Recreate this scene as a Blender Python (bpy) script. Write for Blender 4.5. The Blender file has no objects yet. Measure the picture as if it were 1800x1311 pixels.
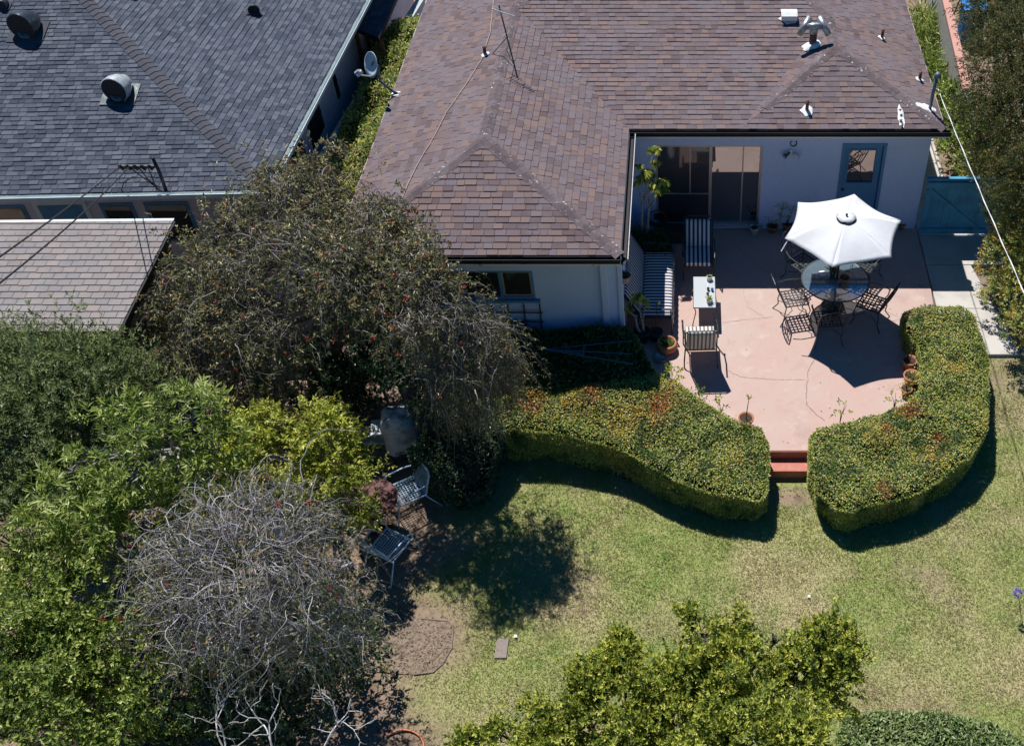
import bpy, math, random
import numpy as np
from mathutils import Vector, Matrix
R = math.radians
random.seed(7); rng = np.random.default_rng(11)
scene = bpy.context.scene
# ------------------------------------------------ camera
CX, CY, FP, TH, CH = 1205., 600., 1860., R(44.4), 13.8
cam_d = bpy.data.cameras.new('camera'); cam = bpy.data.objects.new('camera', cam_d)
scene.collection.objects.link(cam); scene.camera = cam
cam.location = (0, 0, CH); cam.rotation_euler = (R(90)-TH, 0, 0)
cam_d.sensor_width = 36; cam_d.lens = FP/1800*36
cam_d.shift_x = (900-CX)/1800; cam_d.shift_y = -(655.5-CY)/1800
cam_d.clip_end = 2000; cam_d.clip_start = .1
# ------------------------------------------------ light
w = bpy.data.worlds.new('World'); scene.world = w; w.use_nodes = True
nt = w.node_tree; bg = nt.nodes['Background']; sky = nt.nodes.new('ShaderNodeTexSky')
SUN = Vector((-.25, .54, 1)).normalized()
sky.sky_type = 'NISHITA'; sky.sun_disc = False
sky.sun_elevation = math.asin(SUN.z); sky.sun_rotation = math.atan2(SUN.x, SUN.y)
sky.air_density = 1.0; sky.dust_density = 0; sky.ozone_density = 5
hs_ = nt.nodes.new('ShaderNodeHueSaturation'); hs_.inputs['Saturation'].default_value = 1.5; nt.links.new(sky.outputs[0], hs_.inputs['Color']); nt.links.new(hs_.outputs[0], bg.inputs[0]); bg.inputs[1].default_value = .05
sd = bpy.data.lights.new('sun', 'SUN'); sd.energy = 4.6; sd.angle = R(.5); sd.color = (1, .97, .93)
so = bpy.data.objects.new('sun', sd); scene.collection.objects.link(so)
so.rotation_euler = (-SUN).to_track_quat('-Z', 'Y').to_euler(); so.location = SUN*40
scene.view_settings.view_transform = 'Standard'; scene.view_settings.look = 'None'
scene.view_settings.exposure = 0.4; scene.view_settings.gamma = 1
scene.cycles.max_bounces = 8; scene.cycles.transparent_max_bounces = 12

# ------------------------------------------------ helpers
def ray(u, v):
    a = (u-CX)/FP; b = (CY-v)/FP
    return a, math.cos(TH)+b*math.sin(TH), -math.sin(TH)+b*math.cos(TH)
def P(u, v, z=0.):
    a, b, c = ray(u, v); t = (z-CH)/c; return np.array((a*t, b*t, z))
def PY(u, v, y):
    a, b, c = ray(u, v); t = y/b; return np.array((a*t, y, CH+c*t))
def smooth(t):
    t = np.clip(t, 0, 1); return t*t*(3-2*t)
_ph = np.random.default_rng(5).uniform(0, 6.28, (40, 4)); _dr = np.random.default_rng(6).normal(size=(40, 3))
def nz(p, s, seed=0, n=6):          # cheap smooth noise, about -1..1
    p = np.asarray(p)*s; out = 0
    for i in range(n):
        k = (i+seed*7) % 40; d = _dr[k]/np.linalg.norm(_dr[k])*(1+.5*(i % 3))
        out = out+np.sin(p @ d[:p.shape[-1]]*2.2+_ph[k, 0]+1.3*np.sin(p @ np.roll(d, 1)[:p.shape[-1]]*1.7+_ph[k, 1]))
    return out/n*1.6
def unit(v): return v/np.maximum(np.linalg.norm(v, axis=-1, keepdims=True), 1e-9)

class M:
    def __init__(s): s.v = []; s.f = []; s.r = []; s.n = 0
    def add(s, v, f, r=None):
        v = np.asarray(v, float).reshape(-1, 3); fs = f if isinstance(f, list) and len(f) and isinstance(f[0], np.ndarray) and f[0].ndim == 2 else None
        if fs is None:
            by = {}
            for i, q in enumerate(f): by.setdefault(len(q), []).append(q)
            fs = [np.array(q) for q in by.values()]
        for a in fs:
            if len(a) == 0: continue
            s.f.append(a+s.n)
            s.r.append(np.full(len(a), random.random() if r is None else r) if np.ndim(r) == 0 else np.asarray(r))
        s.v.append(v); s.n += len(v); return s
    def box(s, x0, x1, y0, y1, z0, z1, r=None):
        v = [(x, y, z) for x in (x0, x1) for y in (y0, y1) for z in (z0, z1)]
        return s.add(v, [(0, 1, 3, 2), (4, 6, 7, 5), (0, 4, 5, 1), (2, 3, 7, 6), (0, 2, 6, 4), (1, 5, 7, 3)], r)
    def obox(s, a, b, w, h, up=(0, 0, 1), r=None):   # beam from a to b
        a = np.array(a, float); b = np.array(b, float); d = unit(b-a); up = np.array(up, float)
        if abs(d @ up) > .99: up = np.array((0, 1., 0))
        sx = unit(np.cross(d, up)); uz = np.cross(sx, d)
        v = [p+sx*i*w/2+uz*j*h/2 for p in (a, b) for i in (-1, 1) for j in (-1, 1)]
        return s.add(v, [(0, 1, 3, 2), (4, 6, 7, 5), (0, 4, 5, 1), (2, 3, 7, 6), (0, 2, 6, 4), (1, 5, 7, 3)], r)
    def tube(s, pts, rad, sides=6, r=None, closed=False):
        pts = [np.array(p, float) for p in pts]; n = len(pts); rad = [rad]*n if np.ndim(rad) == 0 else rad
        v = []; prev = None
        for i, p in enumerate(pts):
            if closed: d = pts[(i+1) % n]-pts[i-1]
            else: d = pts[min(i+1, n-1)]-pts[max(i-1, 0)]
            d = unit(d)
            if prev is None:
                ref = np.array((0, 0, 1.)) if abs(d[2]) < .9 else np.array((1., 0, 0)); a = unit(np.cross(d, ref))
            else: a = unit(prev-d*(prev @ d))
            prev = a; b = np.cross(d, a)
            for k in range(sides):
                t = 2*math.pi*k/sides; v.append(p+(a*math.cos(t)+b*math.sin(t))*rad[i])
        f = []
        for i in range(n if closed else n-1):
            j = (i+1) % n
            for k in range(sides):
                l = (k+1) % sides; f.append((i*sides+k, i*sides+l, j*sides+l, j*sides+k))
        if not closed: f.append(tuple(range(sides))[::-1]); f.append(tuple((n-1)*sides+k for k in range(sides)))
        return s.add(v, f, r)
    def lathe(s, prof, c=(0, 0, 0), sides=24, r=None, cap=True):
        v = []; n = len(prof)
        for (q, z) in prof:
            for k in range(sides):
                t = 2*math.pi*k/sides; v.append((c[0]+q*math.cos(t), c[1]+q*math.sin(t), c[2]+z))
        f = [(i*sides+k, i*sides+(k+1) % sides, (i+1)*sides+(k+1) % sides, (i+1)*sides+k) for i in range(n-1) for k in range(sides)]
        if cap: f.append(tuple(range(sides))[::-1]); f.append(tuple((n-1)*sides+k for k in range(sides)))
        return s.add(v, f, r)
    def prism(s, poly, z0, z1, r=None):
        n = len(poly); v = [(p[0], p[1], z0) for p in poly]+[(p[0], p[1], z1) for p in poly]
        f = [tuple(range(n))[::-1], tuple(range(n, 2*n))]+[(i, (i+1) % n, (i+1) % n+n, i+n) for i in range(n)]
        return s.add(v, f, r)
    def build(s, name, mat, parent=None, smooth=False, loc=None, bevel=0):
        me = bpy.data.meshes.new(name); v = np.concatenate(s.v); me.vertices.add(len(v)); me.vertices.foreach_set('co', v.astype(np.float32).ravel())
        tot = np.concatenate([np.full(len(a), a.shape[1]) for a in s.f]); idx = np.concatenate([a.ravel() for a in s.f])
        me.loops.add(len(idx)); me.loops.foreach_set('vertex_index', idx.astype(np.int32))
        me.polygons.add(len(tot)); st = np.concatenate([[0], np.cumsum(tot)[:-1]])
        me.polygons.foreach_set('loop_start', st.astype(np.int32))
        me.polygons.foreach_set('use_smooth', np.full(len(tot), smooth))
        at = me.attributes.new('r', 'FLOAT', 'FACE'); me.update(calc_edges=True); me.validate()
        rr = np.concatenate(s.r).astype(np.float32)
        if len(rr) == len(me.polygons): me.attributes['r'].data.foreach_set('value', rr)
        me.materials.append(mat)
        o = bpy.data.objects.new(name, me); scene.collection.objects.link(o); o.parent = parent
        if loc is not None: o.location = loc
        if bevel:
            b = o.modifiers.new('bevel', 'BEVEL'); b.width = bevel; b.segments = 2; b.limit_method = 'ANGLE'
        return o
def tubes(paths, rad, sides=3):      # batch of thin tubes: paths N,K,3  rad N,K
    N, K, _ = paths.shape; d = np.gradient(paths, axis=1); d = unit(d)
    ref = unit(rng.normal(size=(N, 1, 3))); a = unit(np.cross(d, ref)); b = np.cross(d, a)
    t = np.arange(sides)*2*math.pi/sides
    v = paths[:, :, None, :]+rad[:, :, None, None]*(a[:, :, None, :]*np.cos(t)[None, None, :, None]+b[:, :, None, :]*np.sin(t)[None, None, :, None])
    base = (np.arange(N)*K*sides)[:, None, None]; i = (np.arange(K-1)*sides)[None, :, None]; k = np.arange(sides)[None, None, :]; l = (k+1) % sides
    f = np.stack([base+i+k, base+i+l, base+i+sides+l, base+i+sides+k], -1).reshape(-1, 4)
    return v.reshape(-1, 3), f, np.repeat(rng.random(N), (K-1)*sides)
def leafset(cen, ax, nor, L, W, r=None):
    n = len(cen); ax = unit(ax); nor = unit(nor-ax*np.sum(nor*ax, -1, keepdims=True)); side = np.cross(ax, nor)
    L = L*rng.uniform(.7, 1.25, (n, 1)); W = W*rng.uniform(.75, 1.2, (n, 1))
    m = cen+ax*L*.45+nor*W*.18; v = np.stack([cen, m+side*W/2, cen+ax*L-nor*L*.12, m-side*W/2], 1).reshape(-1, 3)
    f = np.arange(n*4).reshape(n, 4)
    return v, [f], rng.random(n) if r is None else r

def empty(name, loc, label, cat, group=None, rz=0):
    o = bpy.data.objects.new(name, None); scene.collection.objects.link(o); o.location = tuple(float(q) for q in loc); o.rotation_euler.z = rz
    o.empty_display_size = .2
    return tag(o, label, cat, group)
def tag(o, label, cat, group=None):
    o['label'] = label; o['category'] = cat
    if group: o['group'] = group
    return o
def struct(o, kind='structure', label=None):
    o['kind'] = kind
    if label: o['label'] = label
    return o
def dup(o, parent=None):
    c = o.copy(); scene.collection.objects.link(c); c.parent = parent
    for ch in list(o.children): dup(ch, c)
    return c

# ------------------------------------------------ materials
def mat(name, cols, rough=.7, noise=None, bump=None, metal=0, transl=0, spec=.5, coat=0, attr=True, ncoord='Object'):
    """cols: one colour or list ramped by per-face random r. noise=(scale, detail, colour2, lo, hi): blend to colour2. bump=(scale,strength,dist)"""
    m = bpy.data.materials.new(name); m.use_nodes = True; n = m.node_tree; b = n.nodes['Principled BSDF']; lk = n.links.new
    if not isinstance(cols[0], (tuple, list)): cols = [cols]
    if len(cols) > 1:
        a = n.nodes.new('ShaderNodeAttribute'); a.attribute_name = 'r'; rp = n.nodes.new('ShaderNodeValToRGB'); cr = rp.color_ramp
        while len(cr.elements) < len(cols): cr.elements.new(.5)
        for i, c in enumerate(cols): cr.elements[i].position = i/(len(cols)-1); cr.elements[i].color = (*c, 1)
        lk(a.outputs['Fac'], rp.inputs[0]); col = rp.outputs[0]
    else:
        rgb = n.nodes.new('ShaderNodeRGB'); rgb.outputs[0].default_value = (*cols[0], 1); col = rgb.outputs[0]
    tc = n.nodes.new('ShaderNodeTexCoord')
    for q in ([] if noise is None else noise if isinstance(noise, list) else [noise]):
        sc, de, c2, lo, hi = q
        t = n.nodes.new('ShaderNodeTexNoise'); t.inputs['Scale'].default_value = sc; t.inputs['Detail'].default_value = de; t.inputs['Roughness'].default_value = .65
        lk(tc.outputs[ncoord], t.inputs['Vector']); mr = n.nodes.new('ShaderNodeMapRange'); lk(t.outputs[0], mr.inputs[0])
        mr.inputs[1].default_value = lo; mr.inputs[2].default_value = hi; mx = n.nodes.new('ShaderNodeMix'); mx.data_type = 'RGBA'
        lk(mr.outputs[0], mx.inputs[0]); lk(col, mx.inputs[6]); mx.inputs[7].default_value = (*c2, 1); col = mx.outputs[2]
    lk(col, b.inputs['Base Color']); b.inputs['Roughness'].default_value = rough; b.inputs['Metallic'].default_value = metal
    b.inputs['Specular IOR Level'].default_value = spec; b.inputs['Coat Weight'].default_value = coat
    if bump:
        t = n.nodes.new('ShaderNodeTexNoise'); t.inputs['Scale'].default_value = bump[0]; t.inputs['Detail'].default_value = 5
        lk(tc.outputs[ncoord], t.inputs['Vector']); bp = n.nodes.new('ShaderNodeBump'); bp.inputs['Strength'].default_value = bump[1]; bp.inputs['Distance'].default_value = bump[2]
        lk(t.outputs[0], bp.inputs['Height']); lk(bp.outputs[0], b.inputs['Normal'])
    if transl:
        tr = n.nodes.new('ShaderNodeBsdfTranslucent'); ms = n.nodes.new('ShaderNodeMixShader'); ms.inputs[0].default_value = transl
        out = n.nodes['Material Output']; lk(col, tr.inputs[0]); lk(b.outputs[0], ms.inputs[1]); lk(tr.outputs[0], ms.inputs[2]); lk(ms.outputs[0], out.inputs[0])
    return m
def glassmat(name, tint, trans, refl, rough=.01, dark=(.01, .012, .016)):
    m = bpy.data.materials.new(name); m.use_nodes = True; n = m.node_tree; lk = n.links.new; out = n.nodes['Material Output']
    b = n.nodes['Principled BSDF']; b.inputs['Base Color'].default_value = (*dark, 1); b.inputs['Roughness'].default_value = .5
    tr = n.nodes.new('ShaderNodeBsdfTransparent'); tr.inputs[0].default_value = (*tint, 1)
    gl = n.nodes.new('ShaderNodeBsdfGlossy'); gl.inputs['Roughness'].default_value = rough; gl.inputs[0].default_value = (.9, .92, .95, 1)
    a = n.nodes.new('ShaderNodeMixShader'); a.inputs[0].default_value = trans; lk(b.outputs[0], a.inputs[1]); lk(tr.outputs[0], a.inputs[2])
    c = n.nodes.new('ShaderNodeMixShader'); c.inputs[0].default_value = refl; lk(a.outputs[0], c.inputs[1]); lk(gl.outputs[0], c.inputs[2]); lk(c.outputs[0], out.inputs[0])
    return m
MAT = {}
MAT['stucco'] = mat('stucco', (.50, .60, .86), .9, [(1.3, 4, (.44, .53, .76), .5, .75), (25, 3, (.56, .65, .88), .5, .7)], (60, .35, .01))  # white stucco; the blue cast of its shade is put into the colour
MAT['stucco_nb'] = mat('stucco_nb', (.55, .52, .60), .9, (2, 4, (.46, .43, .50), .5, .75), (60, .3, .01))
MAT['shingle'] = mat('shingle_brown', [(.105, .078, .082), (.14, .102, .107), (.155, .128, .145), (.195, .135, .122), (.16, .113, .108), (.135, .112, .125)], .95, [(1.1, 4, (.16, .135, .15), .5, .7), (220, 2, (.26, .22, .23), .55, .8)], (300, .4, .004), spec=.2)
MAT['shingle_cap'] = mat('shingle_cap', [(.10, .078, .085), (.14, .11, .115)], .95, [(3, 5, (.18, .155, .16), .5, .7), (14, 5, (.6, .6, .6), .62, .68)], (200, .4, .004), spec=.2)
MAT['shingle_nb'] = mat('shingle_slate', [(.042, .052, .074), (.056, .068, .095), (.078, .09, .12), (.112, .125, .155), (.062, .073, .098)], .95, (200, 2, (.16, .165, .19), .55, .85), (300, .4, .004), spec=.25)
MAT['cap_nb'] = mat('cap_slate', [(.06, .063, .078), (.08, .083, .10)], .95, (150, 2, (.13, .13, .15), .55, .85), None, spec=.2)
MAT['shingle_gar'] = mat('shingle_tan', [(.23, .20, .195), (.26, .235, .225), (.22, .21, .215), (.29, .245, .23)], .95, [(1.2, 4, (.33, .30, .29), .5, .8), (200, 2, (.40, .35, .33), .55, .8)], (250, .4, .004), spec=.2)
MAT['gutter_dark'] = mat('gutter_dark', (.012, .014, .018), .6, (6, 3, (.025, .023, .022), .55, .75), spec=.25)
MAT['gutter_white'] = mat('gutter_white', (.62, .68, .68), .5, (4, 4, (.48, .54, .54), .5, .8))
MAT['fascia'] = mat('fascia_trim', (.66, .60, .56), .7, (9, 4, (.35, .20, .15), .58, .68))
MAT['blue'] = mat('blue_paint', (.07, .23, .43), .6, [(3, 4, (.04, .12, .22), .5, .8), (30, 3, (.10, .24, .36), .6, .75)], (40, .1, .004))
MAT['gateblue'] = mat('gate_blue', (.055, .29, .48), .7, [(3, 4, (.035, .15, .26), .45, .75), (24, 3, (.1, .3, .42), .6, .75)], (30, .2, .004))
MAT['patio'] = mat('patio_concrete', (.46, .31, .265), .75, [(.55, 6, (.45, .35, .31), .40, .68), (4.5, 7, (.42, .27, .21), .54, .80), (2.3, 6, (.52, .42, .36), .56, .76), (1.2, 8, (.36, .255, .225), .57, .72), (60, 3, (.40, .27, .22), .6, .8)], (120, .15, .003))
MAT['step'] = mat('step_red', (.44, .145, .10), .7, (6, 5, (.52, .23, .17), .5, .75), (80, .15, .003))
MAT['concrete'] = mat('concrete', (.50, .47, .43), .85, [(1.5, 6, (.33, .30, .27), .45, .75), (40, 3, (.5, .47, .43), .6, .8)], (90, .2, .003))
MAT['crack'] = mat('crack', (.27, .17, .14), .9)
MAT['iron'] = mat('wrought_iron', (.018, .02, .024), .42, (8, 3, (.05, .055, .06), .5, .8), spec=.6)
MAT['iron_grey'] = mat('cast_iron_grey', (.045, .055, .06), .4, (12, 3, (.12, .14, .14), .5, .75), metal=.3)
MAT['white_metal'] = mat('white_metal', (.62, .66, .7), .45)
MAT['mesh_blue'] = mat('pale_blue_metal', (.55, .72, .88), .45, (14, 4, (.22, .32, .4), .55, .75))
MAT['frame_blue'] = mat('teal_metal', (.02, .14, .26), .5)
MAT['alu'] = mat('aluminium', (.42, .40, .38), .45, metal=.6)
MAT['steel'] = mat('galvanised', (.42, .44, .46), .42, (7, 4, (.26, .22, .2), .5, .75), metal=.7)
MAT['rustpipe'] = mat('rusty_pipe', (.16, .075, .05), .8, (10, 4, (.08, .045, .035), .45, .7))
MAT['mastic'] = mat('white_mastic', (.78, .78, .76), .7, (12, 4, (.5, .5, .5), .6, .75), (40, .5, .01))
MAT['tar'] = mat('tar', (.02, .02, .022), .6)
MAT['ventmetal'] = mat('vent_dark', (.07, .085, .09), .32, (9, 4, (.16, .18, .18), .5, .7), metal=.6)
MAT['ventsilver'] = mat('vent_silver', (.50, .55, .54), .35, (16, 4, (.30, .30, .38), .5, .65), metal=.25)
MAT['black'] = mat('black_inside', (.006, .007, .012), .7)
MAT['rubber'] = mat('black_cable', (.012, .012, .014), .5)
MAT['copper'] = mat('bare_cable', (.45, .33, .27), .6)
MAT['whitecable'] = mat('white_cable', (.7, .7, .7), .5)
MAT['mast'] = mat('mast_paint', (.12, .16, .22), .45, (10, 3, (.2, .24, .28), .55, .75), metal=.3)
MAT['dish'] = mat('dish_grey', (.44, .50, .56), .5)
MAT['dishdark'] = mat('dish_mark', (.03, .03, .04), .6)
MAT['glass_door'] = glassmat('door_glass', (1, 1, 1), 0, .36)
MAT['glass_screen'] = glassmat('screen_mesh', (1, 1, 1), 0, .07, .06, (.015, .021, .034))
MAT['glass_win'] = glassmat('window_glass', (1, 1, 1), 0, .12)
MAT['glass_table'] = glassmat('table_glass', (.80, .88, .92), .62, .26, .05, (.20, .30, .38))  # bluish base colour stands in for a reflection in the clear glass
MAT['glass_frost'] = glassmat('frosted_glass', (.8, .8, .72), .12, .12, .12, (.50, .54, .56))
MAT['canvas'] = mat('umbrella_canvas', (.70, .71, .74), .85, [(5, 3, (.64, .65, .70), .5, .8), (2, 5, (.66, .65, .63), .5, .75)], (12, .35, .012), transl=.10)
MAT['terracotta'] = mat('terracotta', (.42, .17, .09), .8, (10, 4, (.52, .28, .18), .55, .75))
MAT['terracotta_pale'] = mat('terracotta_pale', (.46, .30, .22), .8, (10, 4, (.55, .42, .34), .55, .75))
MAT['potwhite'] = mat('white_pot', (.66, .66, .64), .5, (12, 3, (.55, .52, .46), .6, .7))
MAT['potdark'] = mat('dark_pot', (.035, .03, .03), .5)
MAT['soil'] = mat('pot_soil', (.04, .026, .018), .95, (60, 3, (.1, .07, .05), .5, .8), (60, .6, .01))
MAT['wood'] = mat('brown_wood', (.16, .075, .04), .8, (5, 5, (.08, .035, .02), .45, .7), (20, .3, .005))
MAT['wood_grey'] = mat('grey_wood', (.16, .15, .13), .9, (8, 5, (.09, .085, .075), .45, .7), (40, .4, .005))
MAT['block'] = mat('grey_block', (.34, .33, .31), .9, [(6, 5, (.26, .25, .235), .45, .7), (45, 3, (.42, .41, .39), .6, .8)], (50, .5, .01))
MAT['pinkcap'] = mat('pink_coping', (.52, .27, .22), .8, (8, 5, (.42, .22, .18), .5, .75))
MAT['rail'] = mat('pale_green_coping', (.42, .47, .44), .8, (6, 5, (.30, .34, .31), .5, .75))
MAT['trellis'] = mat('trellis', (.035, .045, .055), .7)
MAT['binblue'] = mat('blue_plastic', (.03, .24, .62), .4)
MAT['grill'] = mat('grill_cover', (.50, .53, .55), .6, (5, 5, (.14, .16, .18), .5, .65), (9, .5, .03))
MAT['redtop'] = mat('rust_table', (.11, .035, .03), .7, (5, 4, (.15, .06, .05), .5, .75))
MAT['stone'] = mat('paver_stone', (.26, .21, .175), .9, (12, 5, (.22, .19, .18), .45, .7), (60, .4, .005))
MAT['edging'] = mat('bed_edging', (.20, .16, .14), .8, (9, 4, (.27, .22, .2), .5, .7))
MAT['hose'] = mat('orange_hose', (.5, .13, .06), .5)
MAT['cloth'] = mat('pale_green_cloth', (.55, .62, .36), .85, (7, 3, (.42, .5, .25), .5, .7))
MAT['blind'] = mat('blind_slat', [(.34, .36, .44), (.16, .17, .24)], .6)
MAT['lampglass'] = mat('lamp_lens', (.25, .40, .62), .2)
MAT['bark'] = mat('bark', (.055, .045, .04), .95, (14, 6, (.11, .095, .085), .45, .7), (40, .8, .02))
MAT['bark_pale'] = mat('bark_pale', (.34, .33, .31), .9, (16, 6, (.12, .10, .08), .5, .62), (40, .6, .01))
MAT['twig'] = mat('twig', [(.05, .042, .04), (.13, .115, .105), (.34, .31, .30)], .9)
MAT['twig_grey'] = mat('twig_grey', [(.15, .14, .145), (.30, .285, .295), (.50, .48, .50)], .9)
MAT['deadwood'] = mat('deadwood', [(.50, .48, .46), (.68, .67, .66)], .8)
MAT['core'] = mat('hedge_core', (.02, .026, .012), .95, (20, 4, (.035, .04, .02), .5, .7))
def leafmat(name, cols, transl=.35, rough=.42, patch=None):
    return mat(name, cols, rough, patch, None, transl=transl, spec=.32)
MAT['lf_hedge'] = leafmat('leaf_hedge', [(.07, .12, .03), (.16, .25, .05), (.30, .40, .085), (.50, .56, .15), (.66, .66, .30), (.60, .50, .07), (.52, .34, .06), (.42, .14, .05), (.32, .08, .04)], .32, .36, [(2.3, 3, (.10, .18, .045), .53, .66)])
MAT['lf_bottle'] = leafmat('leaf_bottlebrush', [(.035, .045, .018), (.09, .10, .04), (.22, .22, .09), (.46, .42, .20), (.52, .17, .08)], .25, .38)
MAT['lf_olive'] = leafmat('leaf_bluegreen', [(.05, .08, .03), (.12, .17, .06), (.26, .31, .11), (.48, .50, .28)], .28, .42)
MAT['lf_bright'] = leafmat('leaf_bright', [(.07, .12, .025), (.18, .26, .045), (.41, .48, .12), (.72, .76, .38)], .32, .36)
MAT['lf_yellow'] = leafmat('leaf_yellowgreen', [(.11, .15, .025), (.28, .33, .045), (.50, .52, .08), (.72, .70, .20)], .32, .38)
MAT['lf_citrus'] = leafmat('leaf_citrus', [(.05, .085, .02), (.16, .22, .035), (.43, .45, .065), (.80, .77, .20)], .26, .36)
MAT['lf_green'] = leafmat('leaf_green', [(.05, .09, .022), (.13, .20, .035), (.33, .40, .08), (.62, .64, .24)], .28, .38)
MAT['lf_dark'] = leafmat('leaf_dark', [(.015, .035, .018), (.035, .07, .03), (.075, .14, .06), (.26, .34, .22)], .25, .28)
MAT['lf_grey'] = leafmat('leaf_greygreen', [(.08,.13,.045), (.17,.25,.08), (.30,.38,.14), (.48,.54,.28)], .3, .42)
MAT['lf_redgreen'] = leafmat('leaf_redgreen', [(.03, .05, .018), (.07, .10, .03), (.15, .16, .05), (.26, .11, .05)], .4, .42)
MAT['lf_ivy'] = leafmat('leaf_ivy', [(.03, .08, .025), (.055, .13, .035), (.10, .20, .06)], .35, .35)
MAT['red'] = mat('red_flower', [(.45, .03, .04), (.55, .08, .06)], .7, transl=.3)
MAT['purple'] = mat('purple_flower', [(.22, .18, .60), (.38, .34, .78)], .7, transl=.3)
def stripes(name, c1, c2, axis, per, duty=.5):
    m = mat(name, c1, .9, (30, 2, c1, .5, .8), (200, .1, .002)); n = m.node_tree; lk = n.links.new; b = n.nodes['Principled BSDF']
    tc = n.nodes.new('ShaderNodeTexCoord'); sx = n.nodes.new('ShaderNodeSeparateXYZ'); lk(tc.outputs['Object'], sx.inputs[0])
    def band(p, off, d):
        a = n.nodes.new('ShaderNodeMath'); a.operation = 'MULTIPLY_ADD'; a.inputs[1].default_value = 1/p; a.inputs[2].default_value = off; lk(sx.outputs[axis], a.inputs[0])
        f = n.nodes.new('ShaderNodeMath'); f.operation = 'FRACT'; lk(a.outputs[0], f.inputs[0])
        g = n.nodes.new('ShaderNodeMath'); g.operation = 'LESS_THAN'; g.inputs[1].default_value = d; lk(f.outputs[0], g.inputs[0]); return g.outputs[0]
    mx = n.nodes.new('ShaderNodeMix'); mx.data_type = 'RGBA'; mx.inputs[6].default_value = (*c1, 1); mx.inputs[7].default_value = (*c2, 1); lk(band(per, 50.1, duty), mx.inputs[0])
    m2 = n.nodes.new('ShaderNodeMix'); m2.data_type = 'RGBA'; lk(mx.outputs[2], m2.inputs[6]); m2.inputs[7].default_value = (*c2, 1); lk(band(per, 50.75, .1), m2.inputs[0])
    lk(m2.outputs[2], b.inputs['Base Color']); return m
MAT['stripe_x'] = stripes('stripe_x', (.62, .60, .58), (.025, .035, .085), 'X', .085)
MAT['stripe_y'] = stripes('stripe_y', (.62, .60, .58), (.025, .035, .085), 'Y', .085)
MAT['stripe_tan'] = stripes('stripe_tan', (.66, .62, .56), (.16, .14, .15), 'X', .07, .42)

# ------------------------------------------------ terrain
ZL = -.38
def soilf(x, y):
    p = np.stack([x, y], -1); s = smooth((-3.0-.0*y-x+.55*nz(p, 1.1, 1))/1.2)
    q = smooth((nz(p, .9, 2)-.55)/.5)*.45*smooth((x+3.5)/2)+.5*smooth(1-np.hypot(x+2.6, y-9.5)/1.3)*smooth(.6+nz(p, 2.2, 3))
    q = q+.9*smooth((x-5.5)/.3)*smooth((y-13.6)/.5); q = q+.8*smooth(1-np.hypot((x-5.4)/1.2, (y-13.2)/.6))+.7*smooth(1-np.hypot(x-1.75, (y-10.75)/.4)/.6)
    return np.clip(s+q, 0, 1)
def ground(x, y):
    x = np.asarray(x, float); y = np.asarray(y, float)
    return ZL+.27*smooth((y-11.3)/2.3)*smooth((x-4.1)/1.2)+.012*nz(np.stack([x, y], -1), 1.3, 4)
def strip(a, b, n): return list(np.linspace(a, b, n))
gx = [-400, -120, -50, -30]+strip(-22, -12, 12)+strip(-11.8, 9, 150)+[12, 18, 30, 60, 150, 400]
gy = [-60, -20, -5]+strip(0, 16, 120)+strip(17, 32, 12)+[45, 80, 160, 400, 900]
X, Y = np.meshgrid(gx, gy); Z = ground(X, Y); Z = np.where(Y > 16.5, np.minimum(Z, -.15), Z)
g = M(); nx, ny = len(gx), len(gy); i = np.arange((ny-1)*nx).reshape(ny-1, nx)[:, :-1].ravel()
g.add(np.stack([X, Y, Z], -1).reshape(-1, 3), [np.stack([i, i+1, i+nx+1, i+nx], -1)], 0.)
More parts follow.
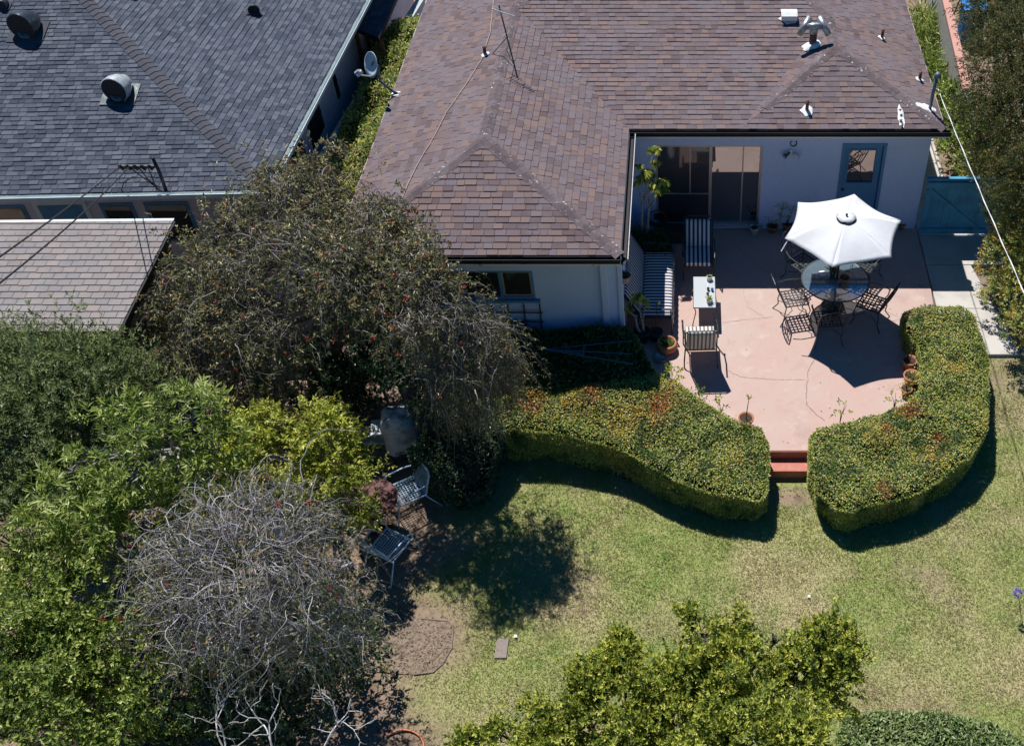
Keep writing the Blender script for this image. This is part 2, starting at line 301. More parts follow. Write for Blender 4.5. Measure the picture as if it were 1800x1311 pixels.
def groundmat(name, blade):
    m = mat(name, (.2, .2, .1), .9, None, (80, .5, .02) if not blade else None); n = m.node_tree; lk = n.links.new; b = n.nodes['Principled BSDF']
    geo = n.nodes.new('ShaderNodeNewGeometry')
    def noise(sc, de, lo, hi):
        t = n.nodes.new('ShaderNodeTexNoise'); t.inputs['Scale'].default_value = sc; t.inputs['Detail'].default_value = de; t.inputs['Roughness'].default_value = .6; lk(geo.outputs['Position'], t.inputs[0])
        r = n.nodes.new('ShaderNodeMapRange'); lk(t.outputs[0], r.inputs[0]); r.inputs[1].default_value = lo; r.inputs[2].default_value = hi; return r.outputs[0]
    def mix(f, a, c2):
        x = n.nodes.new('ShaderNodeMix'); x.data_type = 'RGBA'; lk(f, x.inputs[0])
        if isinstance(a, tuple): x.inputs[6].default_value = (*a, 1)
        else: lk(a, x.inputs[6])
        if isinstance(c2, tuple): x.inputs[7].default_value = (*c2, 1)
        else: lk(c2, x.inputs[7])
        return x.outputs[2]
    green, lush, straw, soil = ((.25, .30, .09), (.19, .28, .065), (.42, .365, .20), (.24, .17, .125))
    c = mix(noise(.55, 4, .42, .6), green, (.34, .35, .14)); c = mix(noise(1.7, 5, .55, .68), c, lush)
    c = mix(noise(.6, 7, .48, .60), c, straw); c = mix(noise(.45, 6, .54, .66), c, (.33, .26, .17)); c = mix(noise(9, 4, .48, .7), c, (.36, .35, .15))
    if blade:
        a = n.nodes.new('ShaderNodeAttribute'); a.attribute_name = 'r'; r = n.nodes.new('ShaderNodeMapRange'); lk(a.outputs['Fac'], r.inputs[0]); r.inputs[1].default_value = .55; r.inputs[2].default_value = 1.; r.inputs[4].default_value = .55
        c = mix(r.outputs[0], c, (.46, .43, .21))
        r = n.nodes.new('ShaderNodeMapRange'); lk(a.outputs['Fac'], r.inputs[0]); r.inputs[1].default_value = .35; r.inputs[2].default_value = 0.; r.inputs[4].default_value = .55
        c = mix(r.outputs[0], c, (.16, .24, .055))
        tr = n.nodes.new('ShaderNodeBsdfTranslucent'); ms = n.nodes.new('ShaderNodeMixShader'); ms.inputs[0].default_value = .3
        lk(c, tr.inputs[0]); lk(b.outputs[0], ms.inputs[1]); lk(tr.outputs[0], ms.inputs[2]); lk(ms.outputs[0], n.nodes['Material Output'].inputs[0])
    else:
        a = n.nodes.new('ShaderNodeAttribute'); a.attribute_name = 'soil'
        s = mix(noise(14, 6, .4, .7), soil, (.30, .22, .165)); s = mix(noise(3, 5, .5, .7), s, (.13, .09, .065))
        c = mix(noise(35, 3, .45, .75), c, (.14, .12, .05)); c = mix(a.outputs['Fac'], c, s)
    lk(c, b.inputs['Base Color']); b.inputs['Specular IOR Level'].default_value = .15; return m
lawn = g.build('lawn', groundmat('lawn_ground', False), smooth=True); struct(lawn)
at = lawn.data.attributes.new('soil', 'FLOAT', 'POINT'); at.data.foreach_set('value', soilf(X, Y).ravel().astype(np.float32))

PATIO = [(-1.12, 17.5), (4.83, 17.5), (4.82, 15.5), (4.75, 14.3), (4.55, 13.3), (4.05, 12.6), (3.3, 12.1), (2.5, 11.75), (2.16, 11.62), (2.08, 11.46), (1.40, 11.46), (1.34, 11.62), (.9, 11.95), (.2, 12.4), (-.4, 12.9), (-.9, 13.5), (-1.12, 13.8)]
patio = M().prism(PATIO, -.6, 0, .5).build('patio', MAT['patio'], bevel=.012); struct(patio)
def crackline(pts, wd):
    m = M(); out = []
    pts = [np.array(p) for p in pts]
    for a, b in zip(pts[:-1], pts[1:]):
        n = max(2, int(np.linalg.norm(b-a)/.05))
        for k in range(n): out.append(a+(b-a)*k/n+np.array([random.uniform(-.012, .012), random.uniform(-.012, .012), 0]))
    out.append(pts[-1]); o = np.array(out); d = unit(np.gradient(o, axis=0)); s = np.stack([-d[:, 1], d[:, 0], 0*d[:, 0]], -1)*(wd*np.random.default_rng(3).uniform(.4, 1.2, (len(o), 1)))/2
    v = np.concatenate([o+s, o-s]); n = len(o); i = np.arange(n-1); v[:, 2] = .004
    return m.add(v, [np.stack([i, i+1, i+1+n, i+n], -1)], .5)
cr = M()
for pts, wd in [([(1432, 630), (1420, 655), (1417, 700), (1418, 712), (1435, 728), (1450, 740)], .016), ([(1416, 668), (1350, 667), (1300, 662), (1275, 650)], .007), ([(1360, 557), (1310, 562), (1270, 567)], .006), ([(1562, 565), (1590, 562)], .006), ([(1305, 510), (1315, 540), (1345, 560)], .005), ([(1270, 410), (1330, 470), (1395, 498)], .006), ([(1500, 520), (1560, 548), (1600, 570)], .005)]:
    c_ = crackline([P(u, v, 0) for u, v in pts], wd); cr.v += c_.v; cr.f += [a+cr.n for a in c_.f]; cr.r += c_.r; cr.n += c_.n
struct(cr.build('patio_cracks', MAT['crack']))
st = M(); st.prism([(1.40, 11.455), (2.1, 11.455), (2.13, 11.17), (1.40, 11.17)], -.6, -.19, .5); struct(st.build('steps', MAT['step'], bevel=.012))
rs = M(); rs.prism([(1.405, 11.457), (2.075, 11.457), (2.075, 11.447), (1.405, 11.447)], -.187, -.012, .5); struct(rs.build('step_riser', MAT['step']))
# concrete path along the right side of the house, in slabs
pth = M(); ys = [13.79, 15.05, 16.35, 17.3, 18.6, 20, 21.4, 22.8, 24.4, 28]
for y0, y1 in zip(ys[:-1], ys[1:]):
    xr = lambda y: 5.66 if y > 17.4 else 6.45 if y > 16.3 else 5.72+(16.6-y)*.17
    x0 = 4.86
    pth.prism([(x0, y0+.008), (xr(y0+.01 if y0 > 16 else y0), y0+.008), (xr(y0+.01) if y0 > 16 else 5.72+(16.6-y1)*.17, y1-.008), (x0, y1-.008)], -.4, -.045-random.random()*.006, random.random())
struct(pth.build('path', MAT['concrete'], bevel=.006))
kb = M()
for k in range(8): kb.box(5.66, 5.72, 17.4+k*1.1, 18.45+k*1.1, -.3, .02+random.random()*.02)
struct(kb.build('path_kerb', MAT['concrete'], bevel=.008))
sl = P(665, 772, ZL+.03); struct(M().box(sl[0]-1.2, sl[0]+.28, sl[1]-.1, sl[1]+.3, ZL-.1, ZL+.05).build('garden_path', MAT['concrete'], bevel=.01))

# grass blades (one uncountable object)
N = 330000; bx = rng.uniform(-5.2, 6.6, N); by = rng.uniform(5.6, 14.2, N)
sf = soilf(bx, by); keep = rng.random(N) > sf*1.1; bx, by = bx[keep], by[keep]
def inpoly(px, py, poly):
    c = np.zeros(len(px), bool); n = len(poly)
    for i in range(n):
        x0, y0 = poly[i][:2]; x1, y1 = poly[i-1][:2]
        if y0 == y1: continue
        t = ((y0 > py) != (y1 > py)) & (px < (x1-x0)*(py-y0)/(y1-y0)+x0); c ^= t
    return c
inpath = (by > 13.78) & (bx > 4.8) & (bx < 6.15); keep = ~(inpoly(bx, by, PATIO) | inpath | ((bx > 1.3) & (bx < 2.2) & (by > 11.0))); bx, by = bx[keep], by[keep]
n = len(bx); a = rng.uniform(0, 6.28, n); h = rng.uniform(.018, .05, n)*(1+.3*nz(np.stack([bx, by], -1), 2.5, 3)); wv = .006
zz = ground(bx, by)-.003; lean = rng.normal(size=(n, 2))*.8*h[:, None]
v = np.stack([np.stack([bx-np.cos(a)*wv, by-np.sin(a)*wv, zz], -1), np.stack([bx+np.cos(a)*wv, by+np.sin(a)*wv, zz], -1), np.stack([bx+lean[:, 0], by+lean[:, 1], zz+h], -1)], 1).reshape(-1, 3)
gb = M(); gb.add(v, [np.arange(3*n).reshape(n, 3)], rng.random(n)); gr = gb.build('grass', groundmat('grass_blades', True)); struct(gr, 'stuff', 'short dry lawn grass with straw and green patches')

# ------------------------------------------------ shingled roof planes
def clip(poly, a, b, c):             # keep a*x+b*y<=c
    out = []
    for i in range(len(poly)):
        p, q = poly[i-1], poly[i]; dp, dq = a*p[0]+b*p[1]-c, a*q[0]+b*q[1]-c
        if dp <= 0: out.append(p) if False else None
        if (dp <= 0) != (dq <= 0):
            t = dp/(dp-dq); out.append((p[0]+t*(q[0]-p[0]), p[1]+t*(q[1]-p[1])))
        if dq <= 0: out.append(q)
    return out
def roofplane(m, pts, eave, expo=.13, wmin=.12, wmax=.25, th=.012, limit=None, aligned=None):
    """pts: 3D convex planar polygon; eave: indices of the two points of the eave line"""
    pts = [np.array(p, float) for p in pts]; o = pts[eave[0]]; e = unit(pts[eave[1]]-o); n = unit(np.cross(e, pts[[k for k in range(len(pts)) if k not in eave][0]]-o))
    if n[2] < 0: n = -n
    s = np.cross(n, e)
    if s[2] < 0: s = -s
    P2 = [((p-o) @ e, (p-o) @ s) for p in pts]
    ar = sum(P2[i-1][0]*P2[i][1]-P2[i][0]*P2[i-1][1] for i in range(len(P2)))
    if ar < 0: P2 = P2[::-1]
    m.add(pts, [tuple(range(len(pts)))], .1)
    smin, smax = min(p[0] for p in P2), max(p[0] for p in P2); tmax = max(p[1] for p in P2)
    v = []; f3 = []; rr = []
    t = 0; j = 0
    while t < tmax:
        x = smin-random.uniform(0, .3) if aligned is None else smin-(aligned/2 if j % 2 else 0)-aligned
        while x < smax:
            wd = random.uniform(wmin, wmax) if aligned is None else aligned; g = .004
            poly = [(x+g, t), (x+wd-g, t), (x+wd-g, t+expo+.01), (x+g, t+expo+.01)]
            jig = random.uniform(-.007, .004); hb = th*random.choice((.7, .8, 1.25, 1.4)) if aligned is None else th
            poly = [(a, b+(jig if b == t else 0)) for a, b in poly]
            for i in range(len(P2)):
                (ax, ay), (bx_, by_) = P2[i-1], P2[i]; a_, b_ = by_-ay, -(bx_-ax)
                poly = clip(poly, a_, b_, a_*ax+b_*ay)
                if len(poly) < 3: break
            if len(poly) >= 3:
                hh = lambda b: .003+hb*(1-(b-t-jig)/(expo+.01))
                k = len(v); rv = random.random()
                v += [o+e*a+s*b+n*max(hh(b), .002) for a, b in poly]; f3.append(tuple(range(k, k+len(poly)))); rr.append(rv)
                lo = [(a, b) for a, b in poly if abs(b-t-jig) < 1e-6]
                if len(lo) >= 2:
                    a0, a1 = min(lo)[0], max(lo)[0]; k = len(v)
                    v += [o+e*a0+s*(t+jig)+n*hh(t+jig), o+e*a1+s*(t+jig)+n*hh(t+jig), o+e*a1+s*(t+jig)-n*.002, o+e*a0+s*(t+jig)-n*.002]; f3.append((k, k+3, k+2, k+1)); rr.append(rv*.2)
            x += wd
        t += expo; j += 1
        if limit and t > limit: break
    by = {}
    for q, r_ in zip(f3, rr): by.setdefault(len(q), ([], []))[0].append(q); by[len(q)][1].append(r_)
    base = m.n; m.v.append(np.array(v)); m.n += len(v)
    for k, (a, b) in by.items(): m.f.append(np.array(a)+base); m.r.append(np.array(b))
def caps(m, a, b, n1, n2, wd=.12, step=.17, th=.003, thick=.010):
    """overlapping cap shingles along ridge a->b (a low); n1,n2 the two roof normals"""
    a = np.array(a, float); b = np.array(b, float); d = unit(b-a); L = np.linalg.norm(b-a); up = unit(np.array(n1)+np.array(n2)); k = 0
    s1 = unit(np.cross(d, n1)); s2 = unit(np.cross(d, n2))
    if s1 @ np.array(n2) > 0: s1 = -s1
    if s2 @ np.array(n1) > 0: s2 = -s2
    while k*step < L:
        q0 = a+d*k*step; q1 = a+d*min(k*step+step*1.15, L+.02); h0 = thick+th*1.6; h1 = .008+.004; j = random.uniform(-.01, .01)
        v = []
        for q, h in ((q0, h0), (q1, h1)):
            v += [q+s1*(wd+j)+up*h, q+up*(h+.01), q+s2*(wd+j)+up*h]
        v += [q0+s1*(wd+j)-up*.01, q0-up*.01, q0+s2*(wd+j)-up*.01]
        m.add(v, [(0, 1, 4, 3), (1, 2, 5, 4), (0, 6, 7, 1), (1, 7, 8, 2), (0, 3, 6), (2, 8, 5)]); k += 1
def nrm(a, b, c):
    n = unit(np.cross(np.array(b, float)-a, np.array(c, float)-a)); return n if n[2] > 0 else -n
def wall(m, axis, c, th, a0, a1, z0, z1, holes=()):
    """wall slab in plane axis=c (thickness th away), with rectangular holes (b0,b1,y0,y1)"""
    def bx_(p0, p1, q0, q1):
        if p1-p0 < 1e-4 or q1-q0 < 1e-4: return
        if axis == 'y': m.box(p0, p1, min(c, c+th), max(c, c+th), q0, q1, .5)
        else: m.box(min(c, c+th), max(c, c+th), p0, p1, q0, q1, .5)
    x = a0
    for (h0, h1, q0, q1) in sorted(holes):
        bx_(x, h0, z0, z1); bx_(h0, h1, z0, q0); bx_(h0, h1, q1, z1); x = h1
    bx_(x, a1, z0, z1)

# ================================================ MAIN HOUSE
ZE = 2.65
house = empty('house', (1.8, 17.5, 0), 'white stucco bungalow with brown shingle hip roofs and a patio behind it', 'house')
YM, YF = 17.12, 13.40; XL, XI, XR = -5.80, -1.07, 4.92
pm = .2; AP = np.array((-3.53, 15.745, 3.35)); VL = np.array((-3.53, YM+.7/pm, 3.35))
RA = np.array((2.96, 19.08, 3.28)); RT = np.array((2.96, YM+.63/pm, 3.28)); HL = np.array((1.06, YM, ZE))
TL = np.array((-2.2, 22.72, 3.77)); TR = np.array((1.42, 22.72, 3.77))
rf = M()
roofplane(rf, [(XL, YF, ZE), (XI, YF, ZE), AP], (0, 1))
roofplane(rf, [(XL, YF, ZE), AP, VL, (XL, VL[1], ZE)], (3, 0), wmin=.15, wmax=.26)
roofplane(rf, [(XL, VL[1], ZE), VL, TL, (XL, 26.5, ZE)], (3, 0), wmin=.15, wmax=.26)
roofplane(rf, [(XI, YF, ZE), (XI, YM, ZE), VL, AP], (0, 1))
roofplane(rf, [(XI, YM, ZE), HL, RT, TR, TL, VL], (0, 1))
roofplane(rf, [HL, (XR, YM, ZE), RA], (0, 1))
roofplane(rf, [HL, RA, RT], (0, 2))
roofplane(rf, [(XR, YM, ZE), (XR, RT[1], ZE), RT, RA], (0, 1))
roofplane(rf, [(XR, RT[1], ZE), (XR, 26.5, ZE), TR, RT], (0, 1))
rf.add([(XL, 26.5, ZE), (XR, 26.5, ZE), TR, TL], [(0, 1, 2, 3)], .3)
roof = rf.build('roof', MAT['shingle'], house)
house_loc = Vector(house.location)
def reparent(o, par=None): return o
cp = M()
nF = nrm((XL, YF, ZE), (XI, YF, ZE), AP); nLf = nrm((XL, YF, ZE), AP, VL); nRt = nrm((XI, YF, ZE), VL, AP); nM = nrm((XI, YM, ZE), HL, RT)
nRF = nrm(HL, (XR, YM, ZE), RA); nRL = nrm(HL, RA, RT); nRR = nrm((XR, YM, ZE), RT, RA)
caps(cp, (XL, YF, ZE), AP, nLf, nF); caps(cp, (XI, YF, ZE), AP, nF, nRt); caps(cp, AP, VL, nLf, nRt, step=.16); caps(cp, VL, TL, nLf, nM)
cp.build('ridge_cap', MAT['shingle_cap'], roof); cp = M()
hs = HL+(RA-HL)*.24
caps(cp, hs, RA, nRL, nRF, wd=.12); caps(cp, (XR, YM, ZE), RA, nRF, nRR); caps(cp, RA, RT, nRL, nRR); caps(cp, RT, TR, nM, nRR)
cp.build('ridge_cap', MAT['shingle_cap'], roof)
# soffit, fascia and gutters
sf_ = M(); sf_.box(XL+.03, XI-.03, YF+.03, YM+.3, ZE-.09, ZE-.03, .5); sf_.box(XL+.03, XR-.03, YM+.03, 26.4, ZE-.092, ZE-.032, .5)
sf_.build('soffit', MAT['fascia'], roof)
def gutter(m, a, b, sgn):            # open U channel, lip outward
    a = np.array(a, float); b = np.array(b, float); d = unit(b-a); s = np.array((d[1], -d[0], 0))*sgn; w_, h_ = .11, .10
    prof = [(0.0, 0), (0, -h_), (w_*.75, -h_), (w_, -h_*.35), (w_, .01), (w_-.012, .01), (w_-.014, -h_*.35), (w_*.72, -h_+.012), (.012, -h_+.012), (.012, 0)]
    v = [q+s*x+np.array((0, 0, z)) for q in (a, b) for x, z in prof]; k = len(prof)
    m.add(v, [(i, (i+1) % k, (i+1) % k+k, i+k) for i in range(k)]+[tuple(range(k))[::-1], tuple(range(k, 2*k))], .5)
gt = M(); gutter(gt, (XL, YF-.01, ZE-.01), (XI+.0, YF-.01, ZE-.01), 1); gt.build('gutter', MAT['gutter_dark'], roof)
gt = M(); gutter(gt, (XI+.02, YM-.01, ZE-.01), (XR+.1, YM-.01, ZE-.01), 1); gt.build('gutter', MAT['gutter_dark'], roof)
gt = M(); gutter(gt, (XI+.01, YF-.10, ZE-.012), (XI+.01, YM-.12, ZE-.012), 1); gt.build('gutter', MAT['gutter_dark'], roof)
fs = M(); fs.box(XL, XI, YF-.122, YF-.118, ZE-.118, ZE-.085, .5); fs.box(XI+.122, XI+.132, YF-.1, YM-.16, ZE-.05, ZE+.006, .5); fs.box(XI+.14, XR+.08, YM-.125, YM-.121, ZE-.118, ZE-.09, .5)
fs.box(XR-.01, XR+.012, YM, 26.4, ZE-.09, ZE+.004, .5); fs.box(XL-.012, XL+.01, YF, 26.4, ZE-.09, ZE+.004, .5)
fs.build('fascia', MAT['fascia'], roof)
# walls
YW, YWF = 17.46, 13.75; XWI, XWR, XWL = -1.12, 4.79, -5.5
SLD = (-.60, 1.52, .10, 2.06); DOOR = (3.07, 3.95, .04, 2.11); WIN = (-4.6, -2.62, 1.38, 2.02)
wl = M()
wall(wl, 'y', YW, .16, XWI, XWR, -.5, 2.57, [SLD, DOOR])
wall(wl, 'y', YWF, .16, XWL, XWI, -.5, 2.57, [WIN])
wall(wl, 'x', XWI, -.16, YWF+.16, YW+.3, -.5, 2.568)
wall(wl, 'x', XWR, -.16, YW+.16, 26.3, -.5, 2.568); wall(wl, 'x', XWL, .16, YWF+.16, 26.3, -.5, 2.568)
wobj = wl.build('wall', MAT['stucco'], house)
# sliding door
x0, x1, z0, z1 = SLD
sdm = M(); fy = YW+.015
def frame(m, x0, x1, z0, z1, y, t, d):
    m.box(x0, x1, y, y+d, z1-t, z1, .5); m.box(x0, x1, y, y+d, z0, z0+t, .5); m.box(x0, x0+t, y, y+d, z0+t, z1-t, .5); m.box(x1-t, x1, y, y+d, z0+t, z1-t, .5)
frame(sdm, x0, x1, z0, z1, fy, .045, .1); mid = .5
sdm.box(mid-.03, mid+.03, fy+.01, fy+.08, z0+.045, z1-.045, .5)
sdr = sdm.build('sliding_door', MAT['alu'], house)
M().add([(mid+.03, fy+.05, z0+.045), (x1-.045, fy+.05, z0+.045), (x1-.045, fy+.05, z1-.045), (mid+.03, fy+.05, z1-.045)], [(0, 1, 2, 3)], .5).build('pane', MAT['glass_door'], sdr)
m = M(); m.box(1.13, 1.155, fy+.03, fy+.045, z0+.045, z1-.045, .5); m.build('stile', MAT['alu'], sdr)
m = M(); m.add([(x0+.045, fy+.03, z0+.045), (mid-.03, fy+.03, z0+.045), (mid-.03, fy+.03, z1-.045), (x0+.045, fy+.03, z1-.045)], [(0, 1, 2, 3)], .5)
scr = m.build('screen', MAT['glass_screen'], sdr)
m = M(); m.box(x0+.045, mid-.03, fy+.015, fy+.028, .86, .885, .5); m.box(.08, .105, fy+.015, fy+.027, .885, z1-.045, .5); m.build('screen_rail', MAT['alu'], sdr)
M().box(x0-.04, x1+.04, YW-.05, YW+.012, .05, .098, .5).build('threshold', MAT['concrete'], sdr, bevel=.005)
# blue back door
x0, x1, z0, z1 = DOOR
m = M(); m.box(x0-.0, x0+.06, YW-.015, YW+.14, z0, z1, .5); m.box(x1-.06, x1, YW-.015, YW+.14, z0, z1, .5); m.box(x0+.06, x1-.06, YW-.015, YW+.14, z1-.06, z1, .5)
dfm = m.build('door_frame', MAT['blue'], house, bevel=.004)
m = M(); wx0, wx1, wz0, wz1 = x0+.17, x1-.19, 1.14, 1.92
wall(m, 'y', YW+.05, .045, x0+.065, x1-.065, z0+.02, z1-.065, [(wx0, wx1, wz0, wz1)])
door = m.build('door', MAT['blue'], house, bevel=.003)
M().add([(wx0, YW+.07, wz0), (wx1, YW+.07, wz0), (wx1, YW+.07, wz1), (wx0, YW+.07, wz1)], [(0, 1, 2, 3)], .5).build('pane', MAT['glass_door'], door)
m = M(); frame(m, wx0-.02, wx1+.02, wz0-.02, wz1+.02, YW+.035, .022, .014); m.build('moulding', MAT['blue'], door)
m = M(); m.lathe([(.001, 0), (.028, .004), (.03, .03), (.018, .05), (.001, .052)], sides=12, cap=False)
kn = m.build('handle', MAT['rustpipe'], door, smooth=True); kn.rotation_euler.x = R(90); kn.location = (x0+.12, YW+.05, .97)
m = M(); m.box(x0-.03, x1+.03, YW-.12, YW+.0, -.01, .04, .5); m.build('threshold', MAT['concrete'], door)
# wing window
x0, x1, z0, z1 = WIN
m = M(); frame(m, x0, x1, z0, z1, YWF+.0, .04, .1); m.box(-3.22, -3.17, YWF+.0, YWF+.08, z0+.04, z1-.04, .5); win = m.build('window', MAT['blue'], house)
M().box(x0-.06, x1+.08, YWF-.06, YWF+.0, z0-.05, z0-.0, .5).build('sill', MAT['blue'], win)
M().add([(x0+.04, YWF+.06, z0+.04), (x1-.04, YWF+.06, z0+.04), (x1-.04, YWF+.06, z1-.04), (x0+.04, YWF+.06, z1-.04)], [(0, 1, 2, 3)], .5).build('pane', MAT['glass_win'], win)
m = M(); frame(m, -3.17, x1-.04, z0+.04, z1-.04, YWF+.03, .03, .02); m.build('screen_frame', MAT['alu'], win)
# downspout / corner trim
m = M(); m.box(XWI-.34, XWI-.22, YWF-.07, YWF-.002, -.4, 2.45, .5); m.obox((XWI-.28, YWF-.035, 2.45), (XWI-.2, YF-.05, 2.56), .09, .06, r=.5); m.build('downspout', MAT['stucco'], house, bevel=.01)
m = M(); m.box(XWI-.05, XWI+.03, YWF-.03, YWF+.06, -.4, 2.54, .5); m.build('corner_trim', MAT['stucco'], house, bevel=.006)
m = M(); fvx = PY(1290, 396, YW)[0]; m.box(fvx-.14, fvx+.14, YW-.012, YW-.002, .02, .085, .5)
for k in range(9): m.box(fvx-.12+k*.028, fvx-.11+k*.028, YW-.02, YW-.0125, .03, .075, .1)
m.build('foundation_vent', MAT['rustpipe'], house)
ob_ = PY(1363, 367, YW); m = M(); m.box(ob_[0]-.035, ob_[0]+.035, YW-.03, YW-.001, ob_[2]-.06, ob_[2]+.06, .5); m.build('outlet_cover', MAT['white_metal'], house, bevel=.006)
for o in list(house.children): o.location = Vector(o.location)-house_loc
# children in local space: shift so that world coordinates hold
# ---- things on the roof
def roofz(x, y):                       # height of the roof surface
    zs = []
    if y < YM and x > XI+.01: return ZE
    left = ZE+.308*(x-XL); front = ZE+.2985*(y-YF); rt = ZE+.7/2.46*(XI-x)
    wing = min(left, front, rt) if x < XI else -9
    main = ZE+pm*(y-YM) if y > YM else -9
    rfr = ZE+(3.28-ZE)/(RA[1]-YM)*(y-YM); rr_ = ZE+(3.28-ZE)/(XR-RA[0])*(XR-x)
    rl = ZE+(3.28-ZE)/1.9*(x-1.06) if x < RA[0] else 9
    main = max(min(main, left), wing) if x < XI else max(main, min(rfr, rl))
    return min(main, rr_, 3.77) if x > 0 else main
def onroof(u, v):
    z = 3.
    for _ in range(30):
        p = P(u, v, z); z = .5*z+.5*roofz(p[0], p[1])
    return P(u, v, z)
def mastic(m, c, rx, ry, sl=(0, 0), seed=0, n=14, h=.025):
    rg = random.Random(seed); ring = []
    for k in range(n):
        t = 2*math.pi*k/n; q = rg.uniform(.75, 1.15); x, y = rx*q*math.cos(t), ry*q*math.sin(t); ring.append((c[0]+x, c[1]+y, c[2]+sl[0]*x+sl[1]*y+.024))
    v = ring+[(c[0]+(p[0]-c[0])*.8, c[1]+(p[1]-c[1])*.8, p[2]+h*.6) for p in ring]+[(c[0], c[1], c[2]+h+.02)]
    m.add(v, [(i, (i+1) % n, n+(i+1) % n, n+i) for i in range(n)]+[(n+i, n+(i+1) % n, 2*n) for i in range(n)], .5)
def slope_at(x, y): e = .05; return ((roofz(x+e, y)-roofz(x-e, y))/(2*e), (roofz(x, y+e)-roofz(x, y-e))/(2*e))
for i, (u, v, h, dx, lab) in enumerate([(853, 98, .20, 0, 'rusty vent pipe in white sealant on the left wing roof by the antenna'), (1550, 69, .22, 0, 'rusty vent pipe near the ridge on the right slope, farthest of the right roof pipes'), (1616, 142, .2, 0, 'rusty vent pipe close to the right eave, just above the service mast'), (1418, 196, .24, 0, 'rusty vent pipe in a round white sealant patch above the twin floodlight')]):
    p = onroof(u, v); t = empty('vent_pipe', p, lab, 'vent pipe', 'vent pipes on the brown roof'); sl_ = slope_at(p[0], p[1])
    m = M(); m.tube([(0, 0, -.05), (0, 0, h)], .034, 10); m.build('pipe', MAT['rustpipe'], t, True)
    m = M(); mastic(m, (0, 0, 0), .085 if i < 3 else .13, .085 if i < 3 else .13, sl_, i); m.build('sealant', MAT['mastic'], t, True)
# box vent
p = onroof(1386, 34); t = empty('roof_vent', p, 'white capped rusty box vent high on the middle roof', 'roof vent'); s_ = slope_at(p[0], p[1])[1]
m = M(); m.box(-.15, .15, -.1, .1, -.05, .13, .5); m.build('box', MAT['rustpipe'], t)
m = M(); prof = [(-.17, .06), (-.16, .14), (-.06, .19), (.06, .19), (.14, .13)]
v = [(x, y, z) for x in (-.165, .165) for y, z in prof]; k = len(prof); m.add(v+[(a, b, c-.012) for a, b, c in v], [(i, i+1, i+1+k, i+k) for i in range(k-1)]+[(i+2*k, i+3*k, i+1+3*k, i+1+2*k) for i in range(k-1)], .5); m.build('hood', MAT['mastic'], t)
m = M(); mastic(m, (0, -.02, -.0), .2, .17, (0, s_), 3); m.build('sealant', MAT['mastic'], t, True)
# twin headed flue
p = onroof(1428, 82); t = empty('flue', p, 'twin headed metal flue pipe standing beside the small hip peak', 'flue')
m = M(); m.tube([(0, 0, -.1), (0, 0, .38)], .075, 16); m.build('pipe', MAT['rustpipe'], t, True)
m = M(); m.tube([(-.16, 0, .44), (.16, 0, .44)], .07, 14); m.tube([(0, 0, .30), (0, 0, .44)], .088, 14); m.build('tee', MAT['steel'], t, True)
for sx in (-1, 1):
    m = M(); a = np.array((sx*.19, 0, .44)); d = unit(np.array((-sx*.42, .45, .55)))
    m.tube([a-d*.2, a+d*.2], .066, 14); hd = m.build('flue_head', MAT['steel'], t, True)
    m = M(); m.tube([a+d*.201, a+d*.204], .055, 14); m.build('opening', MAT['black'], hd)
m = M(); mastic(m, (-.02, -.02, -.0), .2, .17, slope_at(p[0], p[1]), 9, h=.08); m.build('sealant', MAT['mastic'], t, True)
# white patch with tar spots
p = onroof(1583, 207); t = empty('roof_patch', p, 'white sealant patch with black tar spots near the right end of the gutter', 'roof patch'); s_ = slope_at(p[0], p[1])
m = M(); mastic(m, (0, 0, 0), .065, .26, s_, 21, n=22, h=.006); m.build('sealant', MAT['mastic'], t, True)
for k, (a, b) in enumerate(((0, .14), (.01, .02), (-.01, -.1), (.01, -.17), (0, -.23))): m = M(); mastic(m, (a, b, b*s_[1]+.016), .03, .025, s_, k, n=8, h=.004); m.build('tar_spot', MAT['tar'], t, True)
# service mast with wires
p = onroof(1634, 193); t = empty('service_mast', p, 'blue grey electrical service mast with curved weatherhead at the right roof corner', 'service mast')
top = PY(1646, 135, p[1]+.02)-p; m = M(); m.tube([(0, 0, -.2), top*.5, top], .033, 12); m.build('pole', MAT['mast'], t, True)
m = M(); m.lathe([(.001, .085), (.04, .075), (.062, .04), (.065, 0), (.04, -.03), (.001, -.03)], (top[0]+.02, top[1], top[2]), 14, cap=False); m.build('weatherhead', MAT['mast'], t, True)
m = M(); m.tube([top*.62+np.array((-.05, 0, 0)), top*.62+np.array((.08, 0, 0))], .016, 8); m.build('clamp', MAT['steel'], t)
m = M(); mastic(m, (-.06, .02, .0), .22, .13, slope_at(p[0]-.1, p[1]), 5, n=18, h=.03); m.build('sealant', MAT['mastic'], t, True)
A_ = p+top*.62+np.array((.08, 0, 0)); B_ = P(1800, 490, 4.25); B2 = A_+(B_-A_)*2.2
def wire(a, b, sag, n=30): s = np.linspace(0, 1, n)[:, None]; q = a+(b-a)*s; q[:, 2] -= sag*4*(s*(1-s))[:, 0]; return q
m = M(); q = wire(A_, B2, .15, 60); m.tube(q, .006, 6); q2 = q.copy(); an = np.arange(60)*1.3; q2[:, 0] += .009*np.cos(an); q2[:, 2] += .009*np.sin(an); m.tube(q2, .005, 5)
tag(m.build('service_wire', MAT['whitecable'], smooth=True), 'twisted white overhead service wire running from the mast down past the gate', 'wire')
